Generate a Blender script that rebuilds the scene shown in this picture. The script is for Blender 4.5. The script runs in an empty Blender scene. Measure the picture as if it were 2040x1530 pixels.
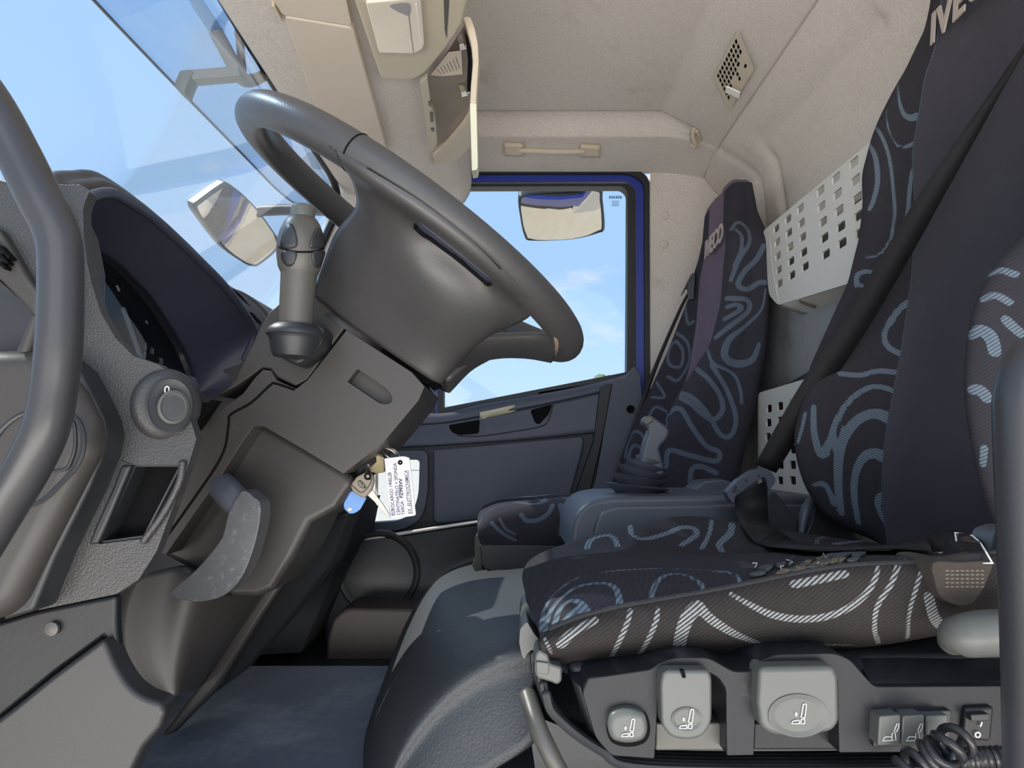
import bpy, bmesh, math, random
import numpy as np
from mathutils import Vector, Matrix
from mathutils.bvhtree import BVHTree
from mathutils.geometry import tessellate_polygon
random.seed(7)
rng = np.random.default_rng(7)
C = bpy.context.scene.collection
S = bpy.context.scene

# ------------------------------------------------------------------ camera
FPX, CX, CY, HOR = 1450.0, 1020.0, 765.0, 900.0
TH = math.atan((HOR - CY) / FPX)
CAM = Vector((0.0, 0.0, 1.75))
cd = bpy.data.cameras.new('camera')
cd.sensor_fit = 'HORIZONTAL'; cd.sensor_width = 36.0
cd.lens = 36.0 * FPX / 2040.0
cd.clip_start = 0.02; cd.clip_end = 2000
cam = bpy.data.objects.new('camera', cd); C.objects.link(cam)
cam.location = CAM; cam.rotation_euler = (math.pi / 2 + TH, 0, 0)
S.camera = cam

# ------------------------------------------------------------------ world, sun, exposure
S.view_settings.view_transform = 'Standard'; S.view_settings.look = 'None'
S.view_settings.gamma = 1.0; S.view_settings.use_curve_mapping = False
S.view_settings.exposure = 0.0

def lin(c):
    c = c / 255.0
    return c / 12.92 if c <= 0.04045 else ((c + 0.055) / 1.055) ** 2.4
def L(rgb): return (lin(rgb[0]), lin(rgb[1]), lin(rgb[2]), 1.0)

def build_world():
    w = bpy.data.worlds.new('sky'); S.world = w; w.use_nodes = True
    n, l = w.node_tree.nodes, w.node_tree.links
    n.clear()
    out = n.new('ShaderNodeOutputWorld'); bg = n.new('ShaderNodeBackground')
    tc = n.new('ShaderNodeTexCoord'); sep = n.new('ShaderNodeSeparateXYZ')
    ramp = n.new('ShaderNodeValToRGB')
    l.new(tc.outputs['Generated'], sep.inputs[0]); l.new(sep.outputs['Z'], ramp.inputs[0])
    e = ramp.color_ramp.elements
    e[0].position = 0.0; e[0].color = L((222, 238, 252))
    e[1].position = 1.0; e[1].color = L((140, 184, 242))
    for p, c in ((0.10, (203, 230, 255)), (0.22, (184, 217, 254)), (0.36, (188, 219, 254)), (0.6, (178, 212, 252))):
        x = e.new(p); x.color = L(c)
    ns = n.new('ShaderNodeTexNoise'); ns.inputs['Scale'].default_value = 3.3; ns.inputs['Detail'].default_value = 7
    ns.inputs['Roughness'].default_value = 0.62
    mp = n.new('ShaderNodeMapping'); mp.inputs['Scale'].default_value = (1, 1, 2.6); mp.inputs['Location'].default_value = (0.35, 1.9, 0.4)
    l.new(tc.outputs['Generated'], mp.inputs[0]); l.new(mp.outputs[0], ns.inputs['Vector'])
    cr = n.new('ShaderNodeValToRGB'); cr.color_ramp.elements[0].position = 0.53; cr.color_ramp.elements[1].position = 0.70
    l.new(ns.outputs['Fac'], cr.inputs[0])
    mx = n.new('ShaderNodeMixRGB'); mx.inputs[2].default_value = L((252, 246, 244))
    l.new(cr.outputs[0], mx.inputs[0]); l.new(ramp.outputs[0], mx.inputs[1])
    l.new(mx.outputs[0], bg.inputs[0]); bg.inputs[1].default_value = 1.12
    l.new(bg.outputs[0], out.inputs[0])
build_world()

SUN_FROM = Vector((-0.80, 0.28, 0.95)).normalized()
sd = bpy.data.lights.new('sun', 'SUN'); sd.energy = 5.0; sd.angle = 0.009; sd.color = (1.0, 0.93, 0.82)
sun = bpy.data.objects.new('sun', sd); C.objects.link(sun); sun.location = (-4, 2, 8)
sun.rotation_euler = SUN_FROM.to_track_quat('Z', 'Y').to_euler()

def area(name, loc, target, sx, sy, energy, color):
    d = bpy.data.lights.new(name, 'AREA'); d.shape = 'RECTANGLE'; d.size = sx; d.size_y = sy
    d.energy = energy; d.color = color
    o = bpy.data.objects.new(name, d); C.objects.link(o); o.location = loc
    o.rotation_euler = (Vector(loc) - Vector(target)).to_track_quat('Z', 'Y').to_euler()
    return o
# added area light behind the camera, fills in for sky light through the door
area('door_fill', (0.2, -3.2, 3.2), (0.1, 1.2, 1.7), 4.5, 3.0, 70, (0.93, 0.96, 1.0))
# added area light lifting the ceiling, stands in for bounce off the yard
area('yard_bounce_fill', (0.0, -2.1, 0.12), (0.0, 1.3, 2.7), 5.5, 2.4, 290, (1.0, 0.97, 0.93))

# ------------------------------------------------------------------ construction helpers
def ray(px, py):
    u = (px - CX) / FPX; v = (CY - py) / FPX
    return Vector((u, math.cos(TH) - v * math.sin(TH), math.sin(TH) + v * math.cos(TH)))
def P(px, py, Y):
    d = ray(px, py); return CAM + d * (Y / d.y)
def PX(px, py, x):
    d = ray(px, py); return CAM + d * (x / d.x)
def PZ(px, py, z):
    d = ray(px, py); return CAM + d * (z / d.z)
def PN(px, py, c, n):
    d = ray(px, py); return CAM + d * ((c - CAM).dot(n) / d.dot(n))
def W(x, y, z): return Vector((x, y, CAM.z + z))

def crm(pts, n, closed=False):
    p = np.array([list(q) for q in pts], float); N = len(p)
    out = []
    segs = N if closed else N - 1
    for i in range(segs):
        if closed:
            a, b, c, d = p[(i - 1) % N], p[i], p[(i + 1) % N], p[(i + 2) % N]
        else:
            b, c = p[i], p[i + 1]
            a = p[i - 1] if i > 0 else 2 * b - c
            d = p[i + 2] if i + 2 < N else 2 * c - b
        for k in range(n):
            t = k / n
            out.append(0.5 * (2 * b + (c - a) * t + (2 * a - 5 * b + 4 * c - d) * t * t + (3 * b - a - 3 * c + d) * t ** 3))
    if not closed: out.append(p[-1])
    return np.array(out)
def spl(pts, n=6, closed=False): return [tuple(q) for q in crm(pts, n, closed)]
def rnd(pts, r, n=4):
    """round the corners of a closed 2D polygon"""
    out = []; N = len(pts)
    rr = r if isinstance(r, (list, tuple)) else [r] * N
    for i in range(N):
        a, b, c = (Vector(pts[(i + k) % N]).to_2d() for k in (-1, 0, 1))
        d1, d2 = a - b, c - b
        q = min(rr[i], d1.length * 0.48, d2.length * 0.48)
        if q <= 0: out.append(tuple(b)); continue
        s, e = b + d1.normalized() * q, b + d2.normalized() * q
        for k in range(n + 1):
            t = k / n
            out.append(tuple((1 - t) ** 2 * s + 2 * t * (1 - t) * b + t * t * e))
    return out

WLOC = {}; DATA = {}
def props(o, label=None, cat=None, group=None, kind=None):
    if label: o['label'] = label
    if cat: o['category'] = cat
    if group: o['group'] = group
    if kind: o['kind'] = kind
    return o
def thing(name, label, cat, loc, group=None, kind=None):
    o = bpy.data.objects.new(name, None); C.objects.link(o); o.empty_display_size = 0.05
    o.location = loc; WLOC[o.name] = Vector(loc)
    return props(o, label, cat, group, kind)
def mk(name, V, F, mat, parent=None, bevel=0, seg=3, ang=38, solid=0, flat=False, sub=0, off=-1):
    V = [Vector(v) for v in V]
    if parent is not None: org = WLOC[parent.name]
    else:
        a = np.array([list(v) for v in V]); org = Vector(((a[:, 0].min() + a[:, 0].max()) / 2, (a[:, 1].min() + a[:, 1].max()) / 2, a[:, 2].min()))
    me = bpy.data.meshes.new(name)
    me.from_pydata([tuple(v - org) for v in V], [], [tuple(f) for f in F])
    bm = bmesh.new(); bm.from_mesh(me); bmesh.ops.recalc_face_normals(bm, faces=bm.faces); bm.to_mesh(me); bm.free()
    if not flat:
        me.polygons.foreach_set('use_smooth', [True] * len(me.polygons))
        me.set_sharp_from_angle(angle=math.radians(ang))
    o = bpy.data.objects.new(name, me); C.objects.link(o)
    me.materials.append(mat)
    if parent is not None: o.parent = parent
    else: o.location = org
    WLOC[o.name] = org
    DATA[o.name] = (V, [tuple(f) for f in F])
    if solid:
        m = o.modifiers.new('solid', 'SOLIDIFY'); m.thickness = solid; m.offset = off
    if sub:
        m = o.modifiers.new('sub', 'SUBSURF'); m.levels = sub; m.render_levels = sub
    if bevel:
        m = o.modifiers.new('bevel', 'BEVEL'); m.width = bevel; m.segments = seg; m.limit_method = 'ANGLE'
        m.angle_limit = math.radians(40); m.use_clamp_overlap = True; m.harden_normals = True
    return o
def grid(M, closeu=False, closev=False, capu=False):
    R, Cn = M.shape[0], M.shape[1]
    V = [tuple(p) for p in M.reshape(-1, 3)]; F = []
    for i in range(R if closeu else R - 1):
        for j in range(Cn if closev else Cn - 1):
            a = i * Cn + j; b = i * Cn + (j + 1) % Cn
            c = ((i + 1) % R) * Cn + (j + 1) % Cn; d = ((i + 1) % R) * Cn + j
            F.append((a, b, c, d))
    if capu:
        F.append(tuple(range(Cn))[::-1]); F.append(tuple((R - 1) * Cn + j for j in range(Cn)))
    return V, F
def surf(name, rows, mat, parent=None, nu=6, nv=6, closeu=False, closev=False, capu=False, linu=False, linv=False, **kw):
    A = np.array([[list(p) for p in r] for r in rows], float)
    if not linv: A = np.array([crm(r, nv, closev) for r in A])
    if not linu: A = np.transpose(np.array([crm(A[:, j], nu, closeu) for j in range(A.shape[1])]), (1, 0, 2))
    V, F = grid(A, closeu, closev, capu)
    return mk(name, V, F, mat, parent, **kw)
def prism(name, loops, fr, d0, d1, mat, parent=None, **kw):
    """loops: outer 2D loop (+ holes) in the frame fr=(origin, xdir, ydir, depthdir), swept from d0 to d1"""
    O, X, Yd, N = (Vector(q) for q in fr)
    V = []; F = []; base = 0
    n = sum(len(l) for l in loops)
    flat3 = [[Vector((p[0], p[1], 0)) for p in l] for l in loops]
    for d in (d0, d1):
        for l in loops:
            for p in l: V.append(O + X * p[0] + Yd * p[1] + N * d)
    if len(loops) > 1:
        def sgn(l): return sum(l[i][0] * l[(i + 1) % len(l)][1] - l[(i + 1) % len(l)][0] * l[i][1] for i in range(len(l)))
        loops = [list(l) if (sgn(l) > 0) == (k == 0) else list(l)[::-1] for k, l in enumerate(loops)]
        V = [O + X * p[0] + Yd * p[1] + N * d for d in (d0, d1) for l in loops for p in l]
        flat3 = [[Vector((p[0], p[1], 0)) for p in l] for l in loops]
    if len(loops) == 1:
        F.append(tuple(range(n))); F.append(tuple(range(n, 2 * n))[::-1])
    else:
        for t in tessellate_polygon(flat3):
            F.append(tuple(t)); F.append(tuple(n + k for k in t)[::-1])
    for l in loops:
        m = len(l)
        for i in range(m):
            a, b = base + i, base + (i + 1) % m
            F.append((a, b, n + b, n + a))
        base += m
    return mk(name, V, F, mat, parent, **kw)
YFR = ((0, 0, 0), (1, 0, 0), (0, 0, 1), (0, 1, 0))
def xz(px, Y): return [(lambda q: (q.x, q.z))(P(a, b, Y)) for a, b in px]
def ext(name, px, Y0, Y1, mat, parent=None, holes=(), **kw):
    """outline (pixels taken at depth Y0) extruded straight across the cab to Y1"""
    return prism(name, [xz(px, Y0)] + [xz(h, Y0) for h in holes], YFR, Y0, Y1, mat, parent, **kw)
def loft(name, secs, mat, parent=None, cap=True, **kw):
    """secs: list of (outline px, Y) with equal counts"""
    M = np.array([[list(P(a, b, Y)) for a, b in px] for px, Y in secs])
    V, F = grid(M, False, True, cap)
    return mk(name, V, F, mat, parent, **kw)
def tube(name, pts, r, mat, parent=None, n=12, closed=False, flatk=1.0, up=None, cap=True, **kw):
    p = np.array([list(q) for q in pts], float); N = len(p)
    rr = np.full(N, r) if np.isscalar(r) else np.interp(np.linspace(0, 1, N), np.linspace(0, 1, len(r)), r)
    if closed: T = np.roll(p, -1, 0) - np.roll(p, 1, 0)
    else: T = np.gradient(p, axis=0)
    T /= np.linalg.norm(T, axis=1)[:, None] + 1e-12
    u = np.array(up if up is not None else (0.13, 0.31, 0.94), float)
    if up is None and abs(np.dot(u, T[0])) > 0.9: u = np.array((1.0, 0, 0))
    rings = []
    prev = u
    def ring(c, t, rad, u):
        u = u - t * np.dot(u, t); u /= np.linalg.norm(u) + 1e-12
        w = np.cross(t, u)
        return [c + rad * (math.cos(a) * u + flatk * math.sin(a) * w) for a in np.linspace(0, 2 * math.pi, n, endpoint=False)], u
    if cap and not closed:
        for k in (0.0, 0.45, 0.8):
            q, _ = ring(p[0] - T[0] * rr[0] * 0.8 * (1 - k) , T[0], rr[0] * max(0.12, math.sqrt(1 - (1 - k) ** 2)), prev); rings.append(q)
    for i in range(N):
        q, prev2 = ring(p[i], T[i], rr[i], np.array(up, float) if up is not None else prev)
        prev = prev2; rings.append(q)
    if cap and not closed:
        for k in (0.8, 0.45, 0.0):
            q, _ = ring(p[-1] + T[-1] * rr[-1] * 0.8 * (1 - k), T[-1], rr[-1] * max(0.12, math.sqrt(1 - (1 - k) ** 2)), prev); rings.append(q)
    V, F = grid(np.array(rings), closed, True, cap and not closed)
    return mk(name, V, F, mat, parent, **kw)
def lathe(name, prof, O, axis, mat, parent=None, n=28, sx=1.0, up=None, **kw):
    O = Vector(O); ax = Vector(axis).normalized()
    u = Vector(up) if up is not None else (Vector((0, 0, 1)) if abs(ax.z) < 0.9 else Vector((1, 0, 0)))
    u = (u - ax * u.dot(ax)).normalized(); w = ax.cross(u)
    M = np.array([[list(O + ax * h + (u * math.cos(a) * sx + w * math.sin(a)) * r) for a in np.linspace(0, 2 * math.pi, n, endpoint=False)] for r, h in prof])
    V, F = grid(M, False, True, True)
    return mk(name, V, F, mat, parent, **kw)
def box(name, c, size, mat, parent=None, rot=None, **kw):
    c = Vector(c); h = Vector(size) / 2
    V = []
    for x in (-1, 1):
        for y in (-1, 1):
            for z in (-1, 1):
                v = Vector((x * h.x, y * h.y, z * h.z))
                V.append(c + (rot @ v if rot is not None else v))
    F = [(0, 1, 3, 2), (4, 6, 7, 5), (0, 4, 5, 1), (2, 3, 7, 6), (0, 2, 6, 4), (1, 5, 7, 3)]
    return mk(name, V, F, mat, parent, **kw)
def text(name, s, size, O, X, Yd, mat, parent, ext_=0.0004, shear=0, bold=0, space=1.0, align='LEFT', conform=None):
    cu = bpy.data.curves.new(name, 'FONT'); cu.body = s; cu.size = size; cu.extrude = ext_; cu.shear = shear
    cu.offset = bold; cu.space_character = space; cu.align_x = align; cu.resolution_u = 3
    t = bpy.data.objects.new('tmp', cu); C.objects.link(t)
    dg = bpy.context.evaluated_depsgraph_get(); dg.update()
    me = t.evaluated_get(dg).to_mesh()
    X = Vector(X).normalized(); Yd = Vector(Yd); Yd = (Yd - X * Yd.dot(X)).normalized(); N = X.cross(Yd); O = Vector(O)
    V = [O + X * v.co.x + Yd * v.co.y + N * v.co.z for v in me.vertices]
    F = [tuple(p.vertices) for p in me.polygons]
    bpy.data.objects.remove(t); bpy.data.curves.remove(cu)
    return mk(name, V, F, mat, parent, flat=True)
def bvh(objs):
    V = []; F = []
    for o in objs:
        v, f = DATA[o.name]; b = len(V); V += v; F += [tuple(i + b for i in q) for q in f]
    return BVHTree.FromPolygons(V, F)
def drape(px, objs, lift=0.0):
    """points (and normals toward the opening) where sight lines meet surfaces already built"""
    t = objs if isinstance(objs, BVHTree) else bvh(objs)
    out = []
    for a, b in px:
        d = ray(a, b).normalized(); h = t.ray_cast(CAM, d)
        if h[0] is None: continue
        n = h[1] if h[1].dot(d) < 0 else -h[1]
        out.append((h[0] + n * lift, n))
    return out
def seam(name, px, objs, r, mat, parent, n=6, lift=0.0, closed=False, smooth=5):
    q = [p for p, _ in drape(spl(px, smooth, closed) if smooth else px, objs, lift)]
    if len(q) < 3: print('seam too short', name); return None
    return tube(name, q, r, mat, parent, n=n, closed=closed)

# ------------------------------------------------------------------ materials
def pbr(name, rgb, rough=0.55, metal=0.0, bump=None, var=None, spec=0.5, dust=None, rvar=0.0):
    m = bpy.data.materials.new(name); m.use_nodes = True
    n, l = m.node_tree.nodes, m.node_tree.links
    b = n['Principled BSDF']
    b.inputs['Base Color'].default_value = L(rgb); b.inputs['Roughness'].default_value = rough
    b.inputs['Metallic'].default_value = metal; b.inputs['Specular IOR Level'].default_value = spec
    tc = n.new('ShaderNodeTexCoord')
    col = None
    if var or dust:
        src = None
        c = L(rgb)
        if var:
            s, a = var
            ns = n.new('ShaderNodeTexNoise'); ns.inputs['Scale'].default_value = s; ns.inputs['Detail'].default_value = 6; ns.inputs['Roughness'].default_value = 0.65
            l.new(tc.outputs['Object'], ns.inputs['Vector'])
            mx = n.new('ShaderNodeMixRGB'); mx.inputs[1].default_value = tuple(x * (1 - a) for x in c[:3]) + (1,); mx.inputs[2].default_value = tuple(min(1, x * (1 + a)) for x in c[:3]) + (1,)
            l.new(ns.outputs['Fac'], mx.inputs[0]); src = mx.outputs[0]
            if rvar:
                mr = n.new('ShaderNodeMapRange'); mr.inputs[3].default_value = rough - rvar; mr.inputs[4].default_value = rough + rvar
                l.new(ns.outputs['Fac'], mr.inputs[0]); l.new(mr.outputs[0], b.inputs['Roughness'])
        if dust:
            s, th, crgb, amt = dust
            ns = n.new('ShaderNodeTexNoise'); ns.inputs['Scale'].default_value = s; ns.inputs['Detail'].default_value = 8; ns.inputs['Roughness'].default_value = 0.7
            l.new(tc.outputs['Object'], ns.inputs['Vector'])
            mr = n.new('ShaderNodeMapRange'); mr.inputs[1].default_value = th; mr.inputs[2].default_value = th + 0.18; mr.inputs[4].default_value = amt
            l.new(ns.outputs['Fac'], mr.inputs[0])
            mx = n.new('ShaderNodeMixRGB'); mx.inputs[2].default_value = L(crgb)
            if src is not None: l.new(src, mx.inputs[1])
            else: mx.inputs[1].default_value = c
            l.new(mr.outputs[0], mx.inputs[0]); src = mx.outputs[0]
        l.new(src, b.inputs['Base Color'])
    if bump:
        kind, s, st, dist = bump
        if kind == 'noise':
            t = n.new('ShaderNodeTexNoise'); t.inputs['Detail'].default_value = 3; o = t.outputs['Fac']
        elif kind == 'grain':
            t = n.new('ShaderNodeTexVoronoi'); t.feature = 'SMOOTH_F1'; o = t.outputs['Distance']
        elif kind == 'weave':
            t = n.new('ShaderNodeTexNoise'); t.inputs['Detail'].default_value = 5; t.inputs['Roughness'].default_value = 0.8; o = t.outputs['Fac']
        t.inputs['Scale'].default_value = s; l.new(tc.outputs['Object'], t.inputs['Vector'])
        bp = n.new('ShaderNodeBump'); bp.inputs['Strength'].default_value = st; bp.inputs['Distance'].default_value = dist
        l.new(o, bp.inputs['Height']); l.new(bp.outputs[0], b.inputs['Normal'])
    return m
def fabric(name, rgb, stripe, rough=0.9, hatch=260.0, htilt=0.9, worn=None, hatchmin=0.35, twill=0.12):
    """woven seat cover; the mesh attribute 'pat' (metres inside a woven band) carries the swirls"""
    m = pbr(name, rgb, rough, bump=('weave', 900, 0.5, 0.001), var=(60, 0.22), spec=0.25)
    n, l = m.node_tree.nodes, m.node_tree.links
    b = n['Principled BSDF']; src = b.inputs['Base Color'].links[0].from_socket
    at = n.new('ShaderNodeAttribute'); at.attribute_name = 'pat'
    mr = n.new('ShaderNodeMapRange'); mr.inputs[1].default_value = -0.0004; mr.inputs[2].default_value = 0.0006
    l.new(at.outputs['Fac'], mr.inputs[0])
    tc = n.new('ShaderNodeTexCoord'); mp = n.new('ShaderNodeMapping'); mp.inputs['Rotation'].default_value = (0, htilt, 0)
    wv = n.new('ShaderNodeTexWave'); wv.wave_type = 'BANDS'; wv.bands_direction = 'X'; wv.inputs['Scale'].default_value = hatch / 6.28; wv.inputs['Distortion'].default_value = 1.2
    wv.inputs['Detail Scale'].default_value = 8
    l.new(tc.outputs['Object'], mp.inputs[0]); l.new(mp.outputs[0], wv.inputs['Vector'])
    m2 = n.new('ShaderNodeMapRange'); m2.inputs[1].default_value = 0.25; m2.inputs[2].default_value = 0.6; m2.inputs[3].default_value = hatchmin; m2.inputs[4].default_value = 1.0
    l.new(wv.outputs['Fac'], m2.inputs[0])
    mul = n.new('ShaderNodeMath'); mul.operation = 'MULTIPLY'; l.new(mr.outputs[0], mul.inputs[0]); l.new(m2.outputs[0], mul.inputs[1])
    mx = n.new('ShaderNodeMixRGB'); mx.inputs[2].default_value = L(stripe)
    m3 = n.new('ShaderNodeMapRange'); m3.inputs[3].default_value = 1 - twill; m3.inputs[4].default_value = 1 + twill
    l.new(wv.outputs['Fac'], m3.inputs[0])
    vm = n.new('ShaderNodeVectorMath'); vm.operation = 'SCALE'; l.new(src, vm.inputs[0]); l.new(m3.outputs[0], vm.inputs['Scale'])
    l.new(mul.outputs[0], mx.inputs[0]); l.new(vm.outputs[0], mx.inputs[1]); l.new(mx.outputs[0], b.inputs['Base Color'])
    # fine twill rib over the whole cloth
    return m
def pattern(o, strokes, vis=None):
    """strokes: (pixel polyline, width in metres); laid on the cloth as bands measured along the surface"""
    V = np.array([list(v) for v in DATA[o.name][0]])
    best = np.full(len(V), -0.05)
    t = vis if vis is not None else bvh([o])
    for px, wd in strokes:
        q = [p for p, _ in drape(spl(px, 8), t)]
        if len(q) < 2: continue
        q = np.array([list(p) for p in q])
        ws = np.interp(np.linspace(0, 1, len(q) - 1), np.linspace(0, 1, len(wd)), wd) if isinstance(wd, (list, tuple)) else np.full(len(q) - 1, wd)
        lo, hi = q.min(0) - 0.05, q.max(0) + 0.05
        idx = np.where(((V > lo) & (V < hi)).all(1))[0]
        if len(idx) == 0: continue
        A = V[idx]
        for i in range(len(q) - 1):
            a, d = q[i], q[i + 1] - q[i]
            dd = d.dot(d)
            if dd < 1e-10 or dd > 0.01: continue
            tt = np.clip((A - a) @ d / dd, 0, 1)
            dist = np.linalg.norm(A - a - tt[:, None] * d, axis=1)
            best[idx] = np.maximum(best[idx], ws[i] * 0.42 - dist)
    a = o.data.attributes.new('pat', 'FLOAT', 'POINT')
    a.data.foreach_set('value', best.astype(np.float32))
def glass(name, rgb=(250, 252, 255), ior=1.45, refl=1.0, tint=1.0):
    m = bpy.data.materials.new(name); m.use_nodes = True
    n, l = m.node_tree.nodes, m.node_tree.links; n.clear()
    out = n.new('ShaderNodeOutputMaterial'); mx = n.new('ShaderNodeMixShader')
    tr = n.new('ShaderNodeBsdfTransparent'); tr.inputs[0].default_value = L(rgb)
    gl = n.new('ShaderNodeBsdfGlossy'); gl.inputs['Roughness'].default_value = 0.02
    fr = n.new('ShaderNodeFresnel'); fr.inputs[0].default_value = ior
    mu = n.new('ShaderNodeMath'); mu.operation = 'MULTIPLY'; mu.inputs[1].default_value = refl
    l.new(fr.outputs[0], mu.inputs[0]); l.new(mu.outputs[0], mx.inputs[0])
    l.new(tr.outputs[0], mx.inputs[1]); l.new(gl.outputs[0], mx.inputs[2]); l.new(mx.outputs[0], out.inputs[0])
    return m

HEAD = pbr('headliner_fabric', (220, 213, 206), 0.95, bump=('weave', 700, 0.7, 0.002), var=(260, 0.4), spec=0.2, dust=(5, 0.58, (160, 143, 128), 0.35))
BEIGE = pbr('beige_plastic', (205, 192, 172), 0.55, bump=('noise', 600, 0.15, 0.0006), var=(8, 0.05))
VISORC = pbr('beige_visor_vinyl', (212, 200, 186), 0.7, bump=('noise', 500, 0.2, 0.0006), var=(9, 0.05))
GREYGREEN = pbr('grey_green_plastic', (192, 184, 164), 0.5, bump=('noise', 600, 0.15, 0.0006), var=(8, 0.05))
RACK = pbr('light_grey_plastic', (206, 204, 196), 0.5, bump=('noise', 500, 0.12, 0.0006), var=(6, 0.04), dust=(9, 0.62, (150, 140, 125), 0.4))
DASH = pbr('grained_dash_plastic', (56, 56, 57), 0.42, bump=('grain', 620, 0.4, 0.0010), var=(12, 0.1), dust=(14, 0.62, (150, 142, 132), 0.25))
DASHD = pbr('dark_hood_plastic', (64, 68, 84), 0.5, bump=('grain', 330, 0.25, 0.0015), var=(12, 0.08))
PLAS = pbr('smooth_dark_plastic', (60, 57, 55), 0.40, bump=('noise', 420, 0.12, 0.0007), var=(7, 0.08), dust=(22, 0.66, (140, 132, 124), 0.3), rvar=0.08, spec=0.38)
PLASD = pbr('black_plastic', (40, 42, 46), 0.45, bump=('noise', 420, 0.15, 0.0007), var=(9, 0.1), dust=(18, 0.62, (110, 104, 98), 0.25))
WHEEL = pbr('steering_wheel_rubber', (66, 65, 66), 0.40, bump=('grain', 520, 0.12, 0.0008), var=(14, 0.12), dust=(30, 0.64, (120, 110, 104), 0.3), rvar=0.1)
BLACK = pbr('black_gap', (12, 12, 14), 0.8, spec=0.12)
RUBBER = pbr('black_rubber', (26, 27, 30), 0.5, var=(20, 0.15))
DOORP = pbr('door_trim_plastic', (70, 76, 90), 0.5, bump=('grain', 300, 0.25, 0.0015), var=(6, 0.08), dust=(9, 0.6, (120, 118, 118), 0.2))
DOORD = pbr('dark_door_insert', (36, 39, 48), 0.55, bump=('grain', 300, 0.2, 0.0015), var=(6, 0.08))
BLUE = pbr('blue_body_paint', (38, 58, 150), 0.28, var=(5, 0.05))
FLOORM = pbr('rubber_floor_mat', (104, 111, 124), 0.75, bump=('noise', 200, 0.4, 0.001), var=(5, 0.25), dust=(4, 0.5, (172, 176, 186), 0.5))
HUMP = pbr('grained_vinyl_cover', (60, 63, 66), 0.55, bump=('grain', 380, 0.35, 0.0018), var=(6, 0.1), dust=(10, 0.62, (110, 110, 106), 0.2))
STALKG = pbr('grey_stalk_plastic', (80, 78, 74), 0.42, bump=('noise', 420, 0.1, 0.0006), var=(10, 0.06))
BTN = pbr('warm_grey_button_plastic', (88, 90, 87), 0.42, var=(8, 0.04), bump=('noise', 420, 0.1, 0.0006))
WHITEM = pbr('white_print', (236, 236, 232), 0.6)
CHROME = pbr('bare_metal', (200, 196, 188), 0.22, 1.0)
BELT = pbr('belt_webbing', (30, 28, 31), 0.6, bump=('weave', 1500, 0.6, 0.0008), var=(300, 0.25), spec=0.4)
def cut(o, outline, Y0, Y1):
    """sink a straight pocket through a part already built"""
    k = ext('cutter', outline, Y0, Y1, BLACK)
    m = o.modifiers.new('cut', 'BOOLEAN'); m.operation = 'DIFFERENCE'; m.object = k; m.solver = 'EXACT'
    o.modifiers.move(len(o.modifiers) - 1, 0)
    others = [(q, q.show_viewport) for q in o.modifiers if q != m]
    for q, _ in others: q.show_viewport = False
    dg = bpy.context.evaluated_depsgraph_get(); dg.update()
    me = bpy.data.meshes.new_from_object(o.evaluated_get(dg))
    o.modifiers.remove(m)
    for q, v in others: q.show_viewport = True
    o.data = me
    bpy.data.objects.remove(k)
GLASS = glass('window_glass', (240, 247, 252), 1.42, 0.8)
WSGLASS = glass('windscreen_glass', (244, 249, 253), 1.2, 0.35)
# ================================================================== the setting
# ground outside
GROUND = pbr('sandy_yard', (216, 200, 180), 0.95, var=(0.5, 0.12), bump=('noise', 6, 0.4, 0.05))
props(mk('ground', [(-400, -400, 0), (400, -400, 0), (400, 400, 0), (-400, 400, 0)], [(0, 1, 2, 3)], GROUND), kind='structure')

# headliner: flat roof with a cove falling to the passenger side and to the rear wall
def smooth01(t): t = np.clip(t, 0, 1); return t * t * (3 - 2 * t)
xs = np.concatenate([np.linspace(-0.40, 0.40, 12), np.linspace(0.42, 0.62, 24)])
ys = np.concatenate([np.linspace(0.30, 2.00, 18), np.linspace(2.02, 2.285, 60)])
M = np.zeros((len(xs), len(ys), 3))
for i, x in enumerate(xs):
    for j, y in enumerate(ys):
        fx = smooth01((0.56 - x) / 0.1)
        side = fx * -0.030 * (smooth01((y - 2.035) / 0.03) - smooth01((y - 2.085) / 0.03)) + 0.045 * smooth01((y - 2.085) / 0.035) + 0.048 * np.clip((y - 2.12) / 0.165, 0, 1)
        rear = 0.020 * smooth01((x - 0.43) / 0.05) + 0.065 * np.clip((x - 0.47) / 0.15, 0, 1)
        drop = (max(side, 0) ** 3 + rear ** 3) ** (1 / 3) + min(side, 0)
        M[i, j] = (x, y, CAM.z + 0.99 - drop)
V, F = grid(M)
props(mk('ceiling', V, F, HEAD, solid=0.004, off=1, ang=60), kind='structure')
# front header: under the overhead shelf, down to the windscreen
hdr = [W(-0.522, 0, 0.90), W(-0.527, 0, 0.85), W(-0.517, 0, 0.822), W(-0.47, 0, 0.812), W(-0.20, 0, 0.835), W(-0.16, 0, 0.85), W(-0.145, 0, 0.90), W(-0.15, 0, 1.0)]
rows = []
for y in (0.25, 1.0, 1.6, 2.05, 2.2):
    rows.append([v + Vector((0, y, 0)) for v in hdr])
rows.append([v + Vector((0.02 if k < 3 else 0.0, 2.28, -0.035)) for k, v in enumerate(hdr)])
props(surf('trim_1', rows, HEAD, nu=5, nv=5, solid=0.015, off=1, ang=60), kind='structure')

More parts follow.
